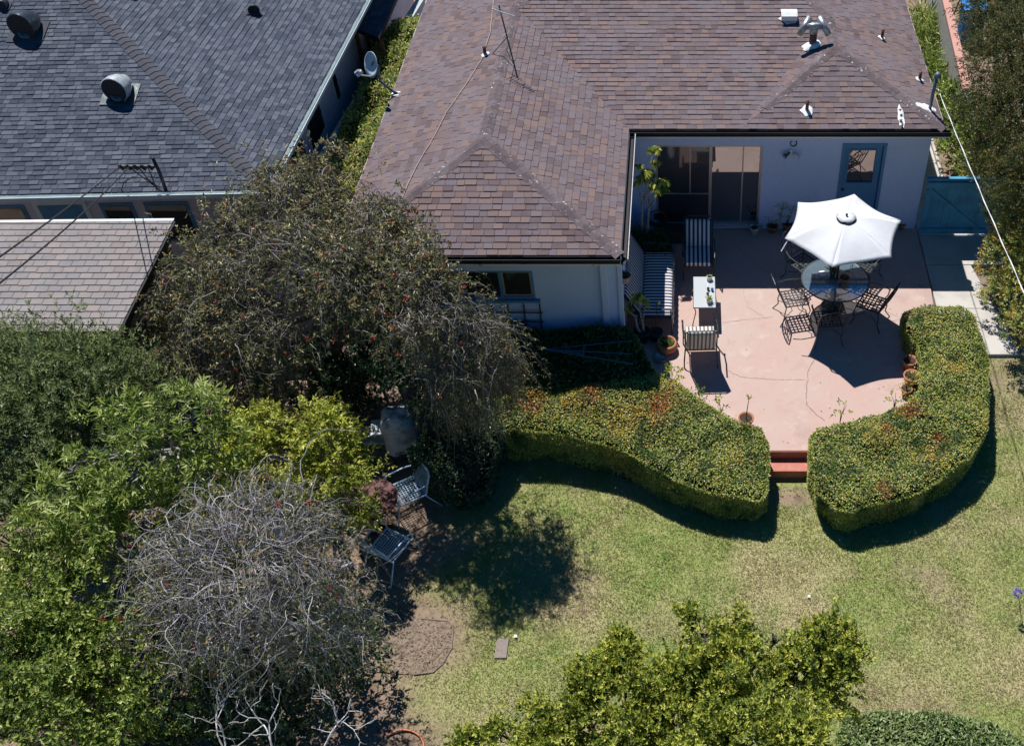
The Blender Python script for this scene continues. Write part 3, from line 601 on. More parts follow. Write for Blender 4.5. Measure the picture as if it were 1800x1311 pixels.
# antenna
p = onroof(903, 110); t = empty('tv_antenna', p, 'thin metal TV antenna on a leaning mast on the left wing ridge', 'antenna')
tp = PY(877, 10, p[1]+.1)-p; m = M(); m.tube([(0, 0, -.02), tp], .014, 8); m.build('mast', MAT['iron'], t)
m = M(); b0 = tp+np.array((-.12, -.1, -.02)); b1 = tp+np.array((.34, -.34, -.05)); m.tube([b0, b1], .009, 6)
for k in range(10):
    c = b0+(b1-b0)*(k+.3)/10; L_ = .14-.007*k; dv = unit(np.array((b1-b0)[[1, 0, 2]]*np.array((-1, 1, 0)))); m.tube([c-dv*L_, c+dv*L_], .005, 5)
for dz in (-.1, .0): m.tube([tp+np.array((-.16, .03, dz)), tp+np.array((.1, -.05, dz+.02))], .006, 5)
m.build('boom', MAT['steel'], t)
m = M(); legs = [onroof(865, 96)-p, onroof(893, 128)-p]; m.tube([tp*.45, legs[0]], .008, 6); m.tube([tp*.3, legs[0]+np.array((.25, .1, .03))], .006, 6); m.build('brace', MAT['iron'], t)
# bare cable over the roof
pts = [onroof(u, v)+np.array((0, 0, .03)) for u, v in ((868, 2), (862, 60), (848, 105), (820, 150), (785, 200), (765, 240), (735, 290), (718, 325), (708, 350), (703, 385), (698, 420))]
tag(M().tube(pts, .007, 6).build('antenna_cable', MAT['copper'], smooth=True), 'pale thin cable trailing down the left wing roof from the antenna', 'cable')
# satellite dish
p = onroof(697, 167); t = empty('satellite_dish', p, 'grey oval satellite dish on a bent arm at the left eave', 'satellite dish')
dc = PY(657, 114, p[1]-.05)-p; el = PY(668, 143, p[1]-.02)-p
m = M(); m.tube([(0, 0, .02), el*.55, el, dc+np.array((.05, .03, -.02))], .025, 10); m.build('arm', MAT['mast'], t, True)
m = M(); m.box(-.09, .07, -.08, .08, .0, .03, .5); m.tube([(0.05, 0, .03), el*.45], .012, 6); m.build('foot', MAT['steel'], t)
fw = unit(np.array((-.62, -.62, .32))); sx_ = unit(np.cross(fw, (0, 0, 1))); sz_ = np.cross(sx_, fw); m = M(); v = []; sd_ = 28
for dpt, rad in ((0.0, .0), (.012, .10), (.035, .18), (.07, .25)):
    for k in range(sd_): a = 2*math.pi*k/sd_; v.append(dc+fw*dpt+sx_*rad*.86*math.cos(a)+sz_*rad*math.sin(a))
v2 = [q-fw*.014 for q in v]; f = [(i*sd_+k, i*sd_+(k+1) % sd_, (i+1)*sd_+(k+1) % sd_, (i+1)*sd_+k) for i in range(3) for k in range(sd_)]; nn = len(v)
f2 = [tuple(nn+q for q in x[::-1]) for x in f]; rim = [(3*sd_+k, 3*sd_+(k+1) % sd_, nn+3*sd_+(k+1) % sd_, nn+3*sd_+k) for k in range(sd_)]
m.add(v+v2, f+f2+rim, .5); ds = m.build('reflector', MAT['dish'], t, True)
m = M(); c = dc+fw*.062; 
for a0, a1, b0, b1 in ((-.03, .01, .02, .09), (-.0, .05, -.03, .04), (.03, .06, -.06, -.02)):
    q = [c+sx_*x+sz_*z-fw*(.04-.0) for x, z in ((a0, b0), (a1, b0+.01), (a1-.01, b1), (a0+.01, b1-.02))]; m.add(q, [(0, 1, 2, 3)], .5)
m.build('emblem', MAT['dishdark'], ds)
m = M(); lo = dc-sz_*.24; hd = PY(631, 132, p[1]-.55)-p; m.tube([lo, hd], .013, 8); ar = m.build('feed_arm', MAT['white_metal'], t)
m = M(); m.obox(hd+np.array((-.03, -.03, .0)), hd+np.array((.05, .06, .05)), .06, .06, r=.5); m.tube([hd+np.array((-.06, 0, .03)), hd+np.array((.02, .0, .09))], .03, 10); m.build('feed_horn', MAT['dish'], t)
# wall lights and horseshoe
q = PY(1391, 266, YW); t = empty('floodlight', (q[0], YW-.0, q[2]), 'twin floodlight under the horseshoe on the white wall', 'floodlight')
m = M(); m.tube([(0, -.001, 0), (0, -.03, 0)], .055, 14); m.build('bracket', MAT['white_metal'], t)
for sx in (-1, 1):
    m = M(); d = unit(np.array((sx*.8, -.55, -.25 if sx < 0 else -.5))); a = np.array((sx*.03, -.04, -.01)); m.tube([a, a+d*.06, a+d*.15], [.02, .028, .055], 14); b_ = m.build('lamp', MAT['iron_grey'] if sx < 0 else MAT['white_metal'], t, True)
    m = M(); m.tube([a+d*.151, a+d*.156], [.05, .045], 14); m.build('lens', MAT['lampglass'], b_)
q = PY(1395, 252, YW); m = M(); pts = [(q[0]+.062*math.cos(R(a)), YW-.012, q[2]+.065*math.sin(R(a))) for a in range(-235, 56, 24)]; m.tube(pts, .011, 6)
tag(m.build('horseshoe', MAT['iron'], smooth=True), 'dark iron horseshoe hung open side up above the twin floodlight', 'horseshoe')
# trellis under the window
t = empty('trellis', (-3.2, YWF-.04, 1.0), 'dark wooden grid trellis against the wall under the wing window', 'trellis'); m = M()
for k in range(5): x = -.5+k*.28; m.obox((x, 0, -.5), (x+.02, 0, .28), .025, .02, (0, 1, 0), .5)
for k in range(3): m.obox((-.6, -.02, -.32+k*.22), (.68, -.02, -.34+k*.22), .02, .022, (0, 1, 0), .5)
m.build('lattice', MAT['trellis'], t)

# ================================================ NEIGHBOUR HOUSE
ZN = 2.65; c0 = P(466, 333, ZN); c1 = P(0, 343, ZN); c2 = P(643, 0, ZN); fx = unit(c1-c0); fy_ = unit(c2-c0)
nb = empty('neighbour_house', c0*np.array((1, 1, 0)), 'neighbouring grey house with slate blue shingle roof and white gutters', 'house')
nbl = Vector(nb.location)
hr = ray(150, 0); # hip line through (150,0): solve k,z
den = fx[:2]+fy_[:2]; t_ = np.linalg.lstsq(np.array([[hr[0], -den[0]], [hr[1], -den[1]]]), c0[:2], rcond=None)[0]; kk = t_[1]; zz_ = CH+hr[2]*t_[0]; pn = (zz_-ZN)/kk
print('neighbour hip k', kk, 'z', zz_, 'pitch', pn)
T = 5.6; hp = c0+(fx+fy_)*T; hp[2] = ZN+pn*T
m = M(); roofplane(m, [c0, hp, hp+fx*6, c0+fx*(T+6)], (0, 3), expo=.105, wmin=.10, wmax=.22)
roofplane(m, [c0, hp, hp+fy_*5, c0+fy_*(T+5)], (0, 3), expo=.105, wmin=.10, wmax=.22); nroof = m.build('roof', MAT['shingle_nb'], nb)
m = M(); n1 = nrm(c0, hp, c0+fx*3); n2 = nrm(c0, hp, c0+fy_*3); caps(m, c0, hp, n1, n2, wd=.13, step=.15, th=.010, thick=.010); m.build('ridge_cap', MAT['cap_nb'], nroof)
m = M(); gutter(m, c0+fx*13-np.array((0, 0, .01)), c0-np.array((0, 0, .01))-fx*.1, -1 if np.cross(-fx, [0, 0, 1])[1] > 0 else 1); m.build('gutter', MAT['gutter_white'], nroof)
m = M(); gutter(m, c0-fy_*.1-np.array((0, 0, .012)), c0+fy_*11-np.array((0, 0, .012)), 1); m.build('gutter', MAT['gutter_white'], nroof)
def nbp(a, b, z): q = c0+fx*a+fy_*b; return np.array((q[0], q[1], z))
def qbox(m, a0, a1, b0, b1, z0, z1, r=.5):
    v = [nbp(a, b, z) for a in (a0, a1) for b in (b0, b1) for z in (z0, z1)]; m.add(v, [(0, 1, 3, 2), (4, 6, 7, 5), (0, 4, 5, 1), (2, 3, 7, 6), (0, 2, 6, 4), (1, 5, 7, 3)], r)
m = M(); qbox(m, .42, 12, .45, .6, -.5, ZN-.1); qbox(m, .42, .57, .6, 12, -.5, ZN-.1); m.build('wall', MAT['stucco_nb'], nb)
m = M(); qbox(m, .05, 12, .05, .4, ZN-.1, ZN-.06); qbox(m, .02, .4, .4, 11, ZN-.1, ZN-.06); m.build('soffit', MAT['gutter_white'], nroof)
# front windows (under the eave) and blue door
for a0, a1, nm, z0, z1 in ((1.7, 2.5, 'window', 1.2, 2.1), (2.7, 3.3, 'window', 1.2, 2.1), (4.65, 6.1, 'window', 1.1, 2.1)):
    m = M(); qbox(m, a0, a1, .43, .449, z0, z1); wn = m.build(nm, MAT['blue'], nb); m = M(); qbox(m, a0+.06, a1-.06, .42, .429, z0+.06, z1-.06); m.build('pane', MAT['glass_win'], wn)
m = M(); qbox(m, 3.6, 4.4, .43, .449, -.1, 2.1); dn = m.build('door', MAT['blue'], nb); m = M(); qbox(m, 3.52, 3.6, .42, .449, -.1, 2.18); qbox(m, 4.4, 4.48, .42, .449, -.1, 2.18); qbox(m, 3.6, 4.4, .42, .449, 2.1, 2.18); m.build('frame', MAT['gutter_white'], dn)
# right wall windows with glazing bars
for b0, b1 in ((.95, 1.35), (1.95, 2.9), (3.2, 4.15), (5.1, 5.4)):
    m = M(); qbox(m, .40, .418, b0, b1, 1.25, 2.15); wn = m.build('window', MAT['gutter_white'], nb); m = M(); qbox(m, .392, .399, b0+.05, b1-.05, 1.3, 2.1); m.build('pane', MAT['glass_win'], wn)
    m = M(); n_ = 3
    for k in range(1, n_+1): bb = b0+.05+(b1-b0-.1)*k/(n_+1); qbox(m, .38, .391, bb-.012, bb+.012, 1.3, 2.1)
    qbox(m, .381, .3905, b0+.05, b1-.05, 1.68, 1.71); m.build('glazing_bar', MAT['gutter_dark'], wn)
for o in list(nb.children): o.location = Vector(o.location)-nbl
# wall lantern
q = nbp(.42, 1.72, 1.75); t = empty('wall_lantern', q, 'small brown wall lantern between windows of the neighbouring house', 'lantern')
m = M(); m.lathe([(.001, .12), (.03, .10), (.09, .05), (.07, .045), (.001, .045)], (.1, 0, 0), 8, cap=False); m.box(.0, .1, -.02, .02, .06, .08, .5); m.lathe([(.05, -.12), (.06, -.11), (.055, -.1)], (.1, 0, 0), 8); m.build('housing', MAT['rustpipe'], t)
m = M(); m.lathe([(.045, -.1), (.065, .045)], (.1, 0, 0), 8); m.build('glass', MAT['glass_frost'], t)
# gooseneck roof vents
def nbz(x, y):
    d = np.array((x, y))-c0[:2]; A = np.array([[fx[0], fy_[0]], [fx[1], fy_[1]]]); a, b = np.linalg.solve(A, d); return ZN+pn*min(a, b), a, b
def onnb(u, v):
    z = 3.
    for _ in range(30): p = P(u, v, z); z = .5*z+.5*nbz(p[0], p[1])[0]
    return P(u, v, z)
def gooseneck(u, v, s, front, topm, lab, rz=0):
    p = onnb(u, v); t = empty('gooseneck_vent', p, lab, 'roof vent', 'gooseneck vents on the slate roof', rz)
    # a slanted hood: round mouth facing the camera, back running down to the roof
    mc = np.array((-.05*s, -.35*s, .75*s)); d = unit(np.array((-.15, -.98, .02))); bk = mc-d*1.45*s+np.array((.12*s, 0, .05*s))
    m = M(); m.tube([bk, bk+(mc-bk)*.35, bk+(mc-bk)*.7, mc, mc+d*.02], [s*.45, s*.78, s*.97, s, s], 28); hd = m.build('hood', MAT[topm], t, True)
    m = M(); m.tube([mc+d*.021, mc+d*.024], [s*.93, s*.93], 28); m.build('mouth', MAT['black'], hd)
    m = M(); m.tube([(0, .25*s, -.2), (0, .15*s, .35*s)], s*.75, 20); m.build('collar', MAT['ventmetal'], t, True)
    m = M(); sl = (nbz(p[0]+.1, p[1])[0]-nbz(p[0]-.1, p[1])[0])/.2, (nbz(p[0], p[1]+.1)[0]-nbz(p[0], p[1]-.1)[0])/.2; q_ = [(x, y, sl[0]*x+sl[1]*y+.03) for x, y in ((-s*1.3, -s*.9), (s*1.25, -s*.9), (s*1.25, s*1.1), (-s*1.3, s*1.1))]; m.add(q_+[(a, b, c-.01) for a, b, c in q_], [(0, 1, 2, 3), (0, 4, 5, 1), (1, 5, 6, 2), (2, 6, 7, 3), (3, 7, 4, 0)], .5); m.build('flashing', MAT['cap_nb'] if topm != 'ventsilver' else MAT['ventmetal'], t)
gooseneck(50, 60, .27, 0, 'ventmetal', 'largest dark metal gooseneck vent, near the upper left of the slate roof')
gooseneck(212, 170, .25, 0, 'ventsilver', 'silver topped gooseneck vent in the middle of the slate roof')
gooseneck(448, 24, .12, 0, 'ventmetal', 'small dark gooseneck vent high on the right slope of the slate roof', R(25))
gooseneck(232, -8, .13, 0, 'ventsilver', 'silver gooseneck vent cut by the top edge just right of the hip')
gooseneck(8, 14, .1, 0, 'ventmetal', 'small dark pipe vent in the top left corner of the slate roof')
# service riser with insulators and cables
p = onnb(290, 332); t = empty('service_riser', p, 'black service riser with insulator rack and looping cables at the slate roof edge', 'service riser')
tp = PY(268, 277, p[1]-.02)-p; m = M(); m.tube([(0, 0, -.1), tp*.5+np.array((.02, 0, 0)), tp], .03, 10); m.build('pole', MAT['iron'], t, True)
r0, r1 = PY(208, 293, p[1]-.1)-p, PY(272, 293, p[1]-.1)-p; m = M(); m.obox(r0, r1, .05, .05, r=.5); rk = m.build('rack', MAT['iron'], t)
for k in range(5): c = r0+(r1-r0)*(k+.5)/5; M().tube([c+np.array((0, -.0, -.05)), c+np.array((0, -.06, .07))], [.03, .022], 8).build('insulator', MAT['rubber'], t, True)
m = M()
for k in range(3):
    a = r0+(r1-r0)*(.3+.25*k); b = np.array((-.0-.05*k, -.1, .0)); mid_ = (a+b)/2+np.array((-.12+.1*k, -.1, .28-.06*k)); s = np.linspace(0, 1, 14)[:, None]; m.tube((1-s)**2*a+2*s*(1-s)*mid_+s*s*b, .009, 6)
m.tube([(-.75, -.05, -.0), (-.62, -.08, .2), (-.4, -.1, .33), (-.2, -.1, .3), (-.05, -.05, .05)], .009, 6)
m.build('cable_loop', MAT['rubber'], t, True)
for k, (u, v, z, lab) in enumerate(((0, 438, 8.0, 'upper black overhead cable leaving the riser towards the lower left'), (0, 462, 7.8, 'lower black overhead cable leaving the riser towards the lower left'))):
    a = p+r0+(r1-r0)*(.05+.25*k); b = P(u, v, z); tag(M().tube(wire(a, a+(b-a)*1.8, .06+.1*k, 40), .009, 6).build('overhead_cable', MAT['rubber'], smooth=True), lab, 'cable', 'overhead cables over the tan roof')

# lean-to and brown fence beyond, boundary walls
a0, a1, a2, a3 = [P(u, v, 2.1) for u, v in ((622, 55), (664, 60), (700, -20), (648, -20))]; a0[2] = a3[2] = 2.2; a1[2] = a2[2] = 2.0
t = empty('lean_to', (a0+a1)/2*np.array((1, 1, 0)), 'small lean-to with grey shingle roof beside the neighbouring house', 'lean-to'); tl = Vector(t.location)
m = M(); roofplane(m, [a1, a2, a3, a0], (0, 1), expo=.13); q = m.build('roof', MAT['shingle_nb'], t); q.location = -tl
m = M(); 
for x, y in ((a1-(0.08, 0, 0), a2-(0.08, 0, 0)),): m.obox(x+np.array((.05, 0, -.05)), y+np.array((.05, 0, -.05)), .06, .1, r=.5)
m.obox(a0-np.array((0, -.03, .06)), a1-np.array((0, -.03, .06)), .05, .1, r=.5); q = m.build('edge_trim', MAT['gutter_dark'], t); q.location = -tl
m = M()
for a in (a0, a1): m.box(a[0]-.05, a[0]+.03, a[1]+.1, a[1]+.18, -.4, a[2]-.1, .5)
q = m.build('post', MAT['wood'], t); q.location = -tl
wf = M(); b0, b1 = P(612, 85, 1.3), P(664, 90, 1.3)
for k in range(8): x = b0[0]+(b1[0]-b0[0]+.3)*k/8; wf.box(x, x+.115, b0[1]+.2, b0[1]+.225, -.4, 1.5+random.uniform(-.02, .02))
tag(wf.build('board_fence', MAT['wood'], bevel=.004), 'brown vertical board fence under the lean-to roof', 'fence')
b0 = P(562, 285, 1.35); b1 = P(741, -2, 1.35); t = empty('boundary_wall', b0*np.array((1, 1, 0)), 'long low boundary wall with pale green coping between the two houses', 'wall'); tl = Vector(t.location)
q = M().obox(b0-np.array((0, 0, .85)), b1-np.array((0, 0, .85)), .14, 1.6, r=.5).build('wall', MAT['stucco_nb'], t); q.location = -tl
q = M().obox(b0, b1, .2, .08, r=.5).build('coping', MAT['rail'], t, bevel=.01); q.location = -tl

# garage / shed with tan shingles, bottom left
g0, g1, g2, g3 = P(305, 388, 2.75), P(208, 583, 2.3), P(0, 583, 2.3), P(0, 391, 2.75); g2 = g1+(g2-g1)*2; g3 = g0+(g3-g0)*2
t = empty('garden_shed', ((g0+g1)/2)*np.array((1, 1, 0)), 'open sided garden shed with pale tan shingle roof', 'shed'); tl = Vector(t.location)
m = M(); roofplane(m, [g2, g1, g0, g3], (0, 1), expo=.13, aligned=.21, th=.014); rfg = m.build('roof', MAT['shingle_gar'], t); rfg.location = -tl
m = M(); m.obox(g0-np.array((-.02, 0, .07)), g1-np.array((-.02, 0, .07)), .03, .13, r=.5); m.obox(g1-np.array((0, .0, .07)), g2-np.array((0, .0, .07)), .03, .12, r=.5); m.build('fascia', MAT['gutter_dark'], rfg)
m = M(); m.obox(g0+np.array((0, .02, .0)), g3+np.array((0, .02, .0)), .06, .02, r=.5); m.build('top_flashing', MAT['gutter_white'], rfg)
for bb in ((g0[0]-.35, g0[0]-.27, g0[1]-.1, g0[1], -.4, 2.55), (g1[0]-.2, g1[0]-.1, g1[1]+.15, g1[1]+.25, -.4, 2.2), (-12.5, -12.4, g1[1]+.15, g1[1]+.25, -.4, 2.2)): q = M().box(*bb, .5).build('post', MAT['wood'], t); q.location = -tl
m = M(); m.box(-13, g1[0]-.3, g0[1]-.35, g0[1]-.25, -.4, 2.3, .5); q = m.build('back_wall', MAT['wood_grey'], t); q.location = -tl
bl0, bl1 = P(30, 592, 2.0), P(122, 592, 2.0); t = empty('blind', (bl0+bl1)/2, 'grey slatted roller blind hanging under the shed eave', 'blind'); m = M(); w2 = abs(bl1[0]-bl0[0])/2
for k in range(20): m.obox((-w2, -k*.012, -.045*k), (w2, -k*.012, -.045*k), .03, .006, (0, -.7, .7), .1 if k % 2 else .9)
m.build('slats', MAT['blind'], t)
cc = P(165, 592, 1.7); t = empty('garden_umbrella', (cc[0], cc[1], ZL), 'folded pale green umbrella under the corner of the shed roof', 'umbrella')
m = M(); sd_ = 16; prof = [(.02, 2.18), (.10, 2.0), (.22, 1.6), (.30, 1.15), (.26, .9)]; v = []
for i, (q, z) in enumerate(prof):
    for k in range(sd_): a = 2*math.pi*k/sd_; rr_ = q*(1+.28*math.cos(8*a)); v.append((rr_*math.cos(a)+.05*i, rr_*math.sin(a), z))
m.add(v, [(i*sd_+k, i*sd_+(k+1) % sd_, (i+1)*sd_+(k+1) % sd_, (i+1)*sd_+k) for i in range(4) for k in range(sd_)], .5); m.build('canopy', MAT['cloth'], t, True)
m = M(); m.tube([(0, 0, 0), (0, 0, 2.2)], .02, 8); m.build('pole', MAT['iron'], t)

# ================================================ right side: gate, block wall, bin
G0 = P(1612, 413, -.03); G1 = P(1752, 411, -.03); gy_ = G0[1]
t = empty('garden_gate', (G0[0], gy_, -.04), 'blue wooden board gate with diagonal brace beside the house corner', 'gate'); W_ = G1[0]-G0[0]
m = M(); nb_ = 12
for k in range(nb_): m.box(.02+k*W_/nb_, .02+(k+1)*W_/nb_-.004, .0, .022, .04, 1.40+.01*math.sin(k), random.random())
m.build('board_panel', MAT['gateblue'], t, bevel=.003)
m = M(); m.box(0, W_, -.04, -.002, 1.22, 1.36, .5); m.box(0, W_, -.04, -.002, .08, .2, .5); m.build('rail', MAT['gateblue'], t, bevel=.004)
m = M(); m.obox((.05, -.022, 1.2), (W_*.72, -.022, .2), .035, .09, (0, 0, 1), .5); m.build('brace', MAT['gateblue'], t, bevel=.004)
m = M(); m.box(-.01, W_+.04, -.03, .05, 1.415, 1.45, .5); m.build('top_cap', MAT['gateblue'], t, bevel=.004)
m = M(); m.box(W_+.02, W_+.12, -.05, .05, 0, 1.5, .5); m.build('post', MAT['gateblue'], t)
b0, b1 = P(1672, 75, 1.55), P(1628, -30, 1.55); e0, e1 = P(1700, 155, 1.1), P(1662, -40, 1.1)
t = empty('block_wall', (e0[0], e0[1], -.3), 'grey rendered block wall with pink coping in the upper right corner', 'wall'); tl = Vector(t.location)
q = M().obox((e0[0], e0[1], .35), (e1[0]+.02, e1[1]+2, .35), .16, 1.36, r=.5).build('wall', MAT['block'], t); q.location = -tl
q = M().obox((e0[0], e0[1]-.03, 1.065), (e1[0]+.02, e1[1]+2, 1.065), .20, .07, r=.5).build('coping', MAT['pinkcap'], t, bevel=.01); q.location = -tl
q = P(1695, 210, .0); t = empty('concrete_post', (e0[0]+.0, e0[1]-1.2, -.3), 'dark grey fence panel running on from the block wall end', 'fence'); m = M(); m.box(-.04, .06, -.9, 1.1, 0, 1.3, .5); m.build('panel', MAT['wood_grey'], t); m = M(); m.box(-.06, .08, -.93, 1.1, 1.3, 1.33, .5); m.build('top_rail', MAT['block'], t)
for k in range(3):
    a = P(1655+k*14, 20+k*42, 0)
    tag(M().tube([(a[0]-.15, a[1], -.2), (a[0]+.25, a[1]+.1, 1.55)], .018, 6).build('garden_stake', MAT['wood'], None), ['thin brown stake leaning on the block wall, farthest from the gate', 'thin brown stake leaning on the middle of the block wall', 'thin brown stake leaning near the block wall end'][k], 'stake', 'stakes leaning on the block wall')
bn = P(1712, 8, .9); t = empty('wheelie_bin', (bn[0]+.05, bn[1]+.1, -.2), 'bright blue wheeled bin behind the block wall', 'bin'); m = M()
v = [(x*s_, y*s_, z) for s_, z in ((.24, 0), (.29, 1.0)) for x, y in ((-1, -1), (1, -1), (1, 1), (-1, 1))]; m.add(v, [(0, 1, 2, 3), (4, 7, 6, 5), (0, 4, 5, 1), (1, 5, 6, 2), (2, 6, 7, 3), (3, 7, 4, 0)], .5); m.build('body', MAT['binblue'], t, bevel=.02)
m = M(); m.box(-.32, .32, -.33, .33, 1.0, 1.06, .5); m.build('lid', MAT['binblue'], t, bevel=.02)
for sx in (-1, 1): M().tube([(sx*.3, .3, .1), (sx*.26, .3, .1)], .1, 14).build('wheel', MAT['rubber'], t)
ub = P(1592, 10, 0); t = M(); t.box(4.86, 5.12, 23.15, 26.2, -.4, 2.2, .5); ub_ = t.build('side_porch', MAT['stucco_nb']); tag(ub_, 'blue grey side projection of the house cut by the top edge of the frame', 'porch')

# ================================================ PATIO FURNITURE
def ellipse(cx, cy, cz, a, b, n=16, plane='xz'):
    return [(cx+a*math.cos(2*math.pi*k/n), cy, cz+b*math.sin(2*math.pi*k/n)) if plane == 'xz' else (cx, cy+a*math.cos(2*math.pi*k/n), cz+b*math.sin(2*math.pi*k/n)) for k in range(n)]
def iron_chair(label):                 # faces +Y (towards the table when rotated)
    t = empty('iron_chair', (0, 0, 0), label, 'chair', 'wrought iron chairs round the glass table'); I = MAT['iron']
    m = M(); n = 7
    for k in range(n):
        x = -.21+.42*k/(n-1); m.box(x-.013, x+.013, -.215, .215, .437, .441, .5)
        m.box(-.22, .22, x-.013, x+.013, .442, .446, .5)
    m.build('seat', I, t)
    m = M(); m.tube([(-.225, -.22, .44), (.225, -.22, .44), (.235, .22, .44), (-.235, .22, .44)], .012, 6, closed=True); m.build('seat_frame', I, t)
    for sx in (-1, 1):
        m = M(); m.tube([(sx*.225, .21, .44), (sx*.26, .25, .30), (sx*.235, .22, .14), (sx*.27, .28, 0)], .011, 6); m.build('leg', I, t)
        m = M(); m.tube([(sx*.22, -.21, .44), (sx*.24, -.24, .28), (sx*.225, -.23, .14), (sx*.27, -.32, 0)], .011, 6); m.build('leg', I, t)
        m = M(); m.tube([(sx*.235, -.26, .68), (sx*.29, -.10, .66), (sx*.285, .10, .655), (sx*.27, .2, .64), (sx*.265, .235, .6), (sx*.265, .2, .57), (sx*.265, .165, .60), (sx*.265, .18, .63)], .012, 6); m.tube([(sx*.265, .1, .65), (sx*.25, .14, .55), (sx*.235, .1, .44)], .009, 6); m.build('armrest', MAT['iron_grey'], t)
    def by(z): return -.22-.20*(z-.44)/.5
    m = M(); arch = [(-.235, by(.44), .44), (-.25, by(.7), .7), (-.24, by(.9), .9), (-.15, by(.985), .985), (0, by(1.01), 1.01), (.15, by(.985), .985), (.24, by(.9), .9), (.25, by(.7), .7), (.235, by(.44), .44)]
    m.tube(arch, .013, 6); m.build('back_frame', I, t)
    m = M()
    for x in (-.15, -.075, .075, .15): m.tube([(x, by(.5), .5), (x*.9, by(.7), .7), (x, by(.97-abs(x)*.3), .97-abs(x)*.3)], .007, 5)
    m.tube([(-.235, by(.52), .52), (.235, by(.52), .52)], .008, 5); m.tube([(-.25, by(.78), .78), (.25, by(.78), .78)], .007, 5)
    e = [(q[0], by(q[2]), q[2]) for q in ellipse(0, 0, .74, .06, .11)]; m.tube(e, .008, 5, closed=True); m.build('back_bars', I, t)
    m = M(); m.tube([(-.24, -.23, .2), (-.1, -.05, .22), (.1, -.05, .22), (.24, -.23, .2)], .007, 5); m.tube([(-.24, .23, .2), (-.1, .08, .22), (.1, .08, .22), (.24, .23, .2)], .007, 5); m.build('stretcher', I, t)
    return t
TC = (2.81, 15.0)
chairs = [((1396, 524), -78, 'black iron chair in the sun at the left side of the glass table'),
          ((1455, 561), 6, 'black iron chair at the near side of the glass table, half in the umbrella shade'),
          ((1532, 532), 62, 'black iron chair in the sun at the right side of the glass table'),
          ((1412, 462), -140, 'black iron chair standing in house shade behind the left edge of the umbrella'),
          ((1520, 462), 145, 'black iron chair in house shade behind the right edge of the umbrella, mostly hidden')]
first = None
for (u, v), rz, lab in chairs:
    p = P(u, v, .44)
    if first is None: first = c = iron_chair(lab)
    else: c = dup(first); c['label'] = lab
    c.location = (p[0], p[1], .002); c.rotation_euler.z = R(rz)
# glass table
t = empty('patio_table', (*TC, 0), 'round glass topped patio table on an ornate grey cast pedestal under the umbrella', 'table')
m = M(); m.lathe([(.0, .728), (.62, .728), (.62, .738), (.0, .738)], sides=64, cap=False); m.build('tabletop', MAT['glass_table'], t)
m = M(); m.tube([(.63*math.cos(2*math.pi*k/64), .63*math.sin(2*math.pi*k/64), .733) for k in range(64)], .014, 6, closed=True); m.build('rim', MAT['iron'], t)
m = M(); m.lathe([(.20, 0), (.21, .03), (.16, .06), (.06, .12), (.05, .3), (.07, .38), (.045, .5), (.05, .68), (.2, .715), (.2, .725), (.03, .725)], sides=28, cap=False)
m.tube([(.20*math.cos(a), .20*math.sin(a), .055) for a in np.linspace(0, 6.28, 29)[:-1]], .018, 6, closed=True); m.build('pedestal', MAT['iron_grey'], t, True)
for k in range(8):
    a = 2*math.pi*k/8; cx_, sy_ = math.cos(a), math.sin(a)
    M().tube([(cx_*.24, sy_*.24, .05), (cx_*.20, sy_*.20, .13), (cx_*.12, sy_*.12, .10), (cx_*.09, sy_*.09, .2), (cx_*.17, sy_*.17, .26), (cx_*.16, sy_*.16, .18)], .012, 6).build('scroll', MAT['iron_grey'], t, True)
m = M(); m.tube([(.4*math.cos(a), .4*math.sin(a), .71) for a in np.linspace(0, 6.28, 41)[:-1]], .011, 6, closed=True)
for k in range(4): a = R(45+90*k); m.tube([(.04*math.cos(a), .04*math.sin(a), .6), (.62*math.cos(a), .62*math.sin(a), .715)], .011, 6)
m.build('top_support', MAT['iron'], t)
# umbrella
UH = (2.87, 15.03); t = empty('patio_umbrella', (*UH, 0), 'white hexagonal patio umbrella open over the round glass table', 'umbrella')
m = M(); m.tube([(-.05, -.03, 0), (0, 0, 2.2)], .021, 12); m.build('pole', MAT['iron_grey'], t, True)
tips = []; 
for k in range(6): a = R(7+60*k+6.5); tips.append(np.array((1.1*math.cos(a), 1.1*math.sin(a), 1.93)))
off = np.array((-.03, -.03, 0)); hub = np.array((0, 0, 2.16)); m = M(); NR, NA = 12, 10
for k in range(6):
    A, B = tips[k]+off, tips[(k+1) % 6]+off; v = []
    for i in range(NR+1):
        s_ = .14+.86*i/NR
        for j in range(NA+1):
            q = A+(B-A)*j/NA; sag = 4*(j/NA)*(1-j/NA); q2 = hub+(q-hub)*s_
            c_ = (hub*np.array((0, 0, 1))+off); d_ = q2-np.array((c_[0], c_[1], q2[2])); q2 = q2-d_*.055*sag*s_*s_; q2[2] += -.035*sag*s_+.05*math.sin(math.pi*s_)+.006*math.sin(9*j/NA+3*k+7*s_)*s_; v.append(q2)
    m.add(v, [(i*(NA+1)+j, i*(NA+1)+j+1, (i+1)*(NA+1)+j+1, (i+1)*(NA+1)+j) for i in range(NR) for j in range(NA)], .5)
can = m.build('canopy', MAT['canvas'], t, True); sol = can.modifiers.new('solid', 'SOLIDIFY'); sol.thickness = .003
m = M(); v = [hub+np.array((0, 0, .05))]
for i, s_ in enumerate((.08, .17)):
    for k in range(24):
        a = 2*math.pi*k/24+R(13); rr_ = 1.02*s_*(1.0-.04*math.sin(3*a)**2); v.append(np.array((rr_*math.cos(a), rr_*math.sin(a), 2.215-.1*s_*1.6+(.016 if k % 4 in (0,) else -.004)*i)))
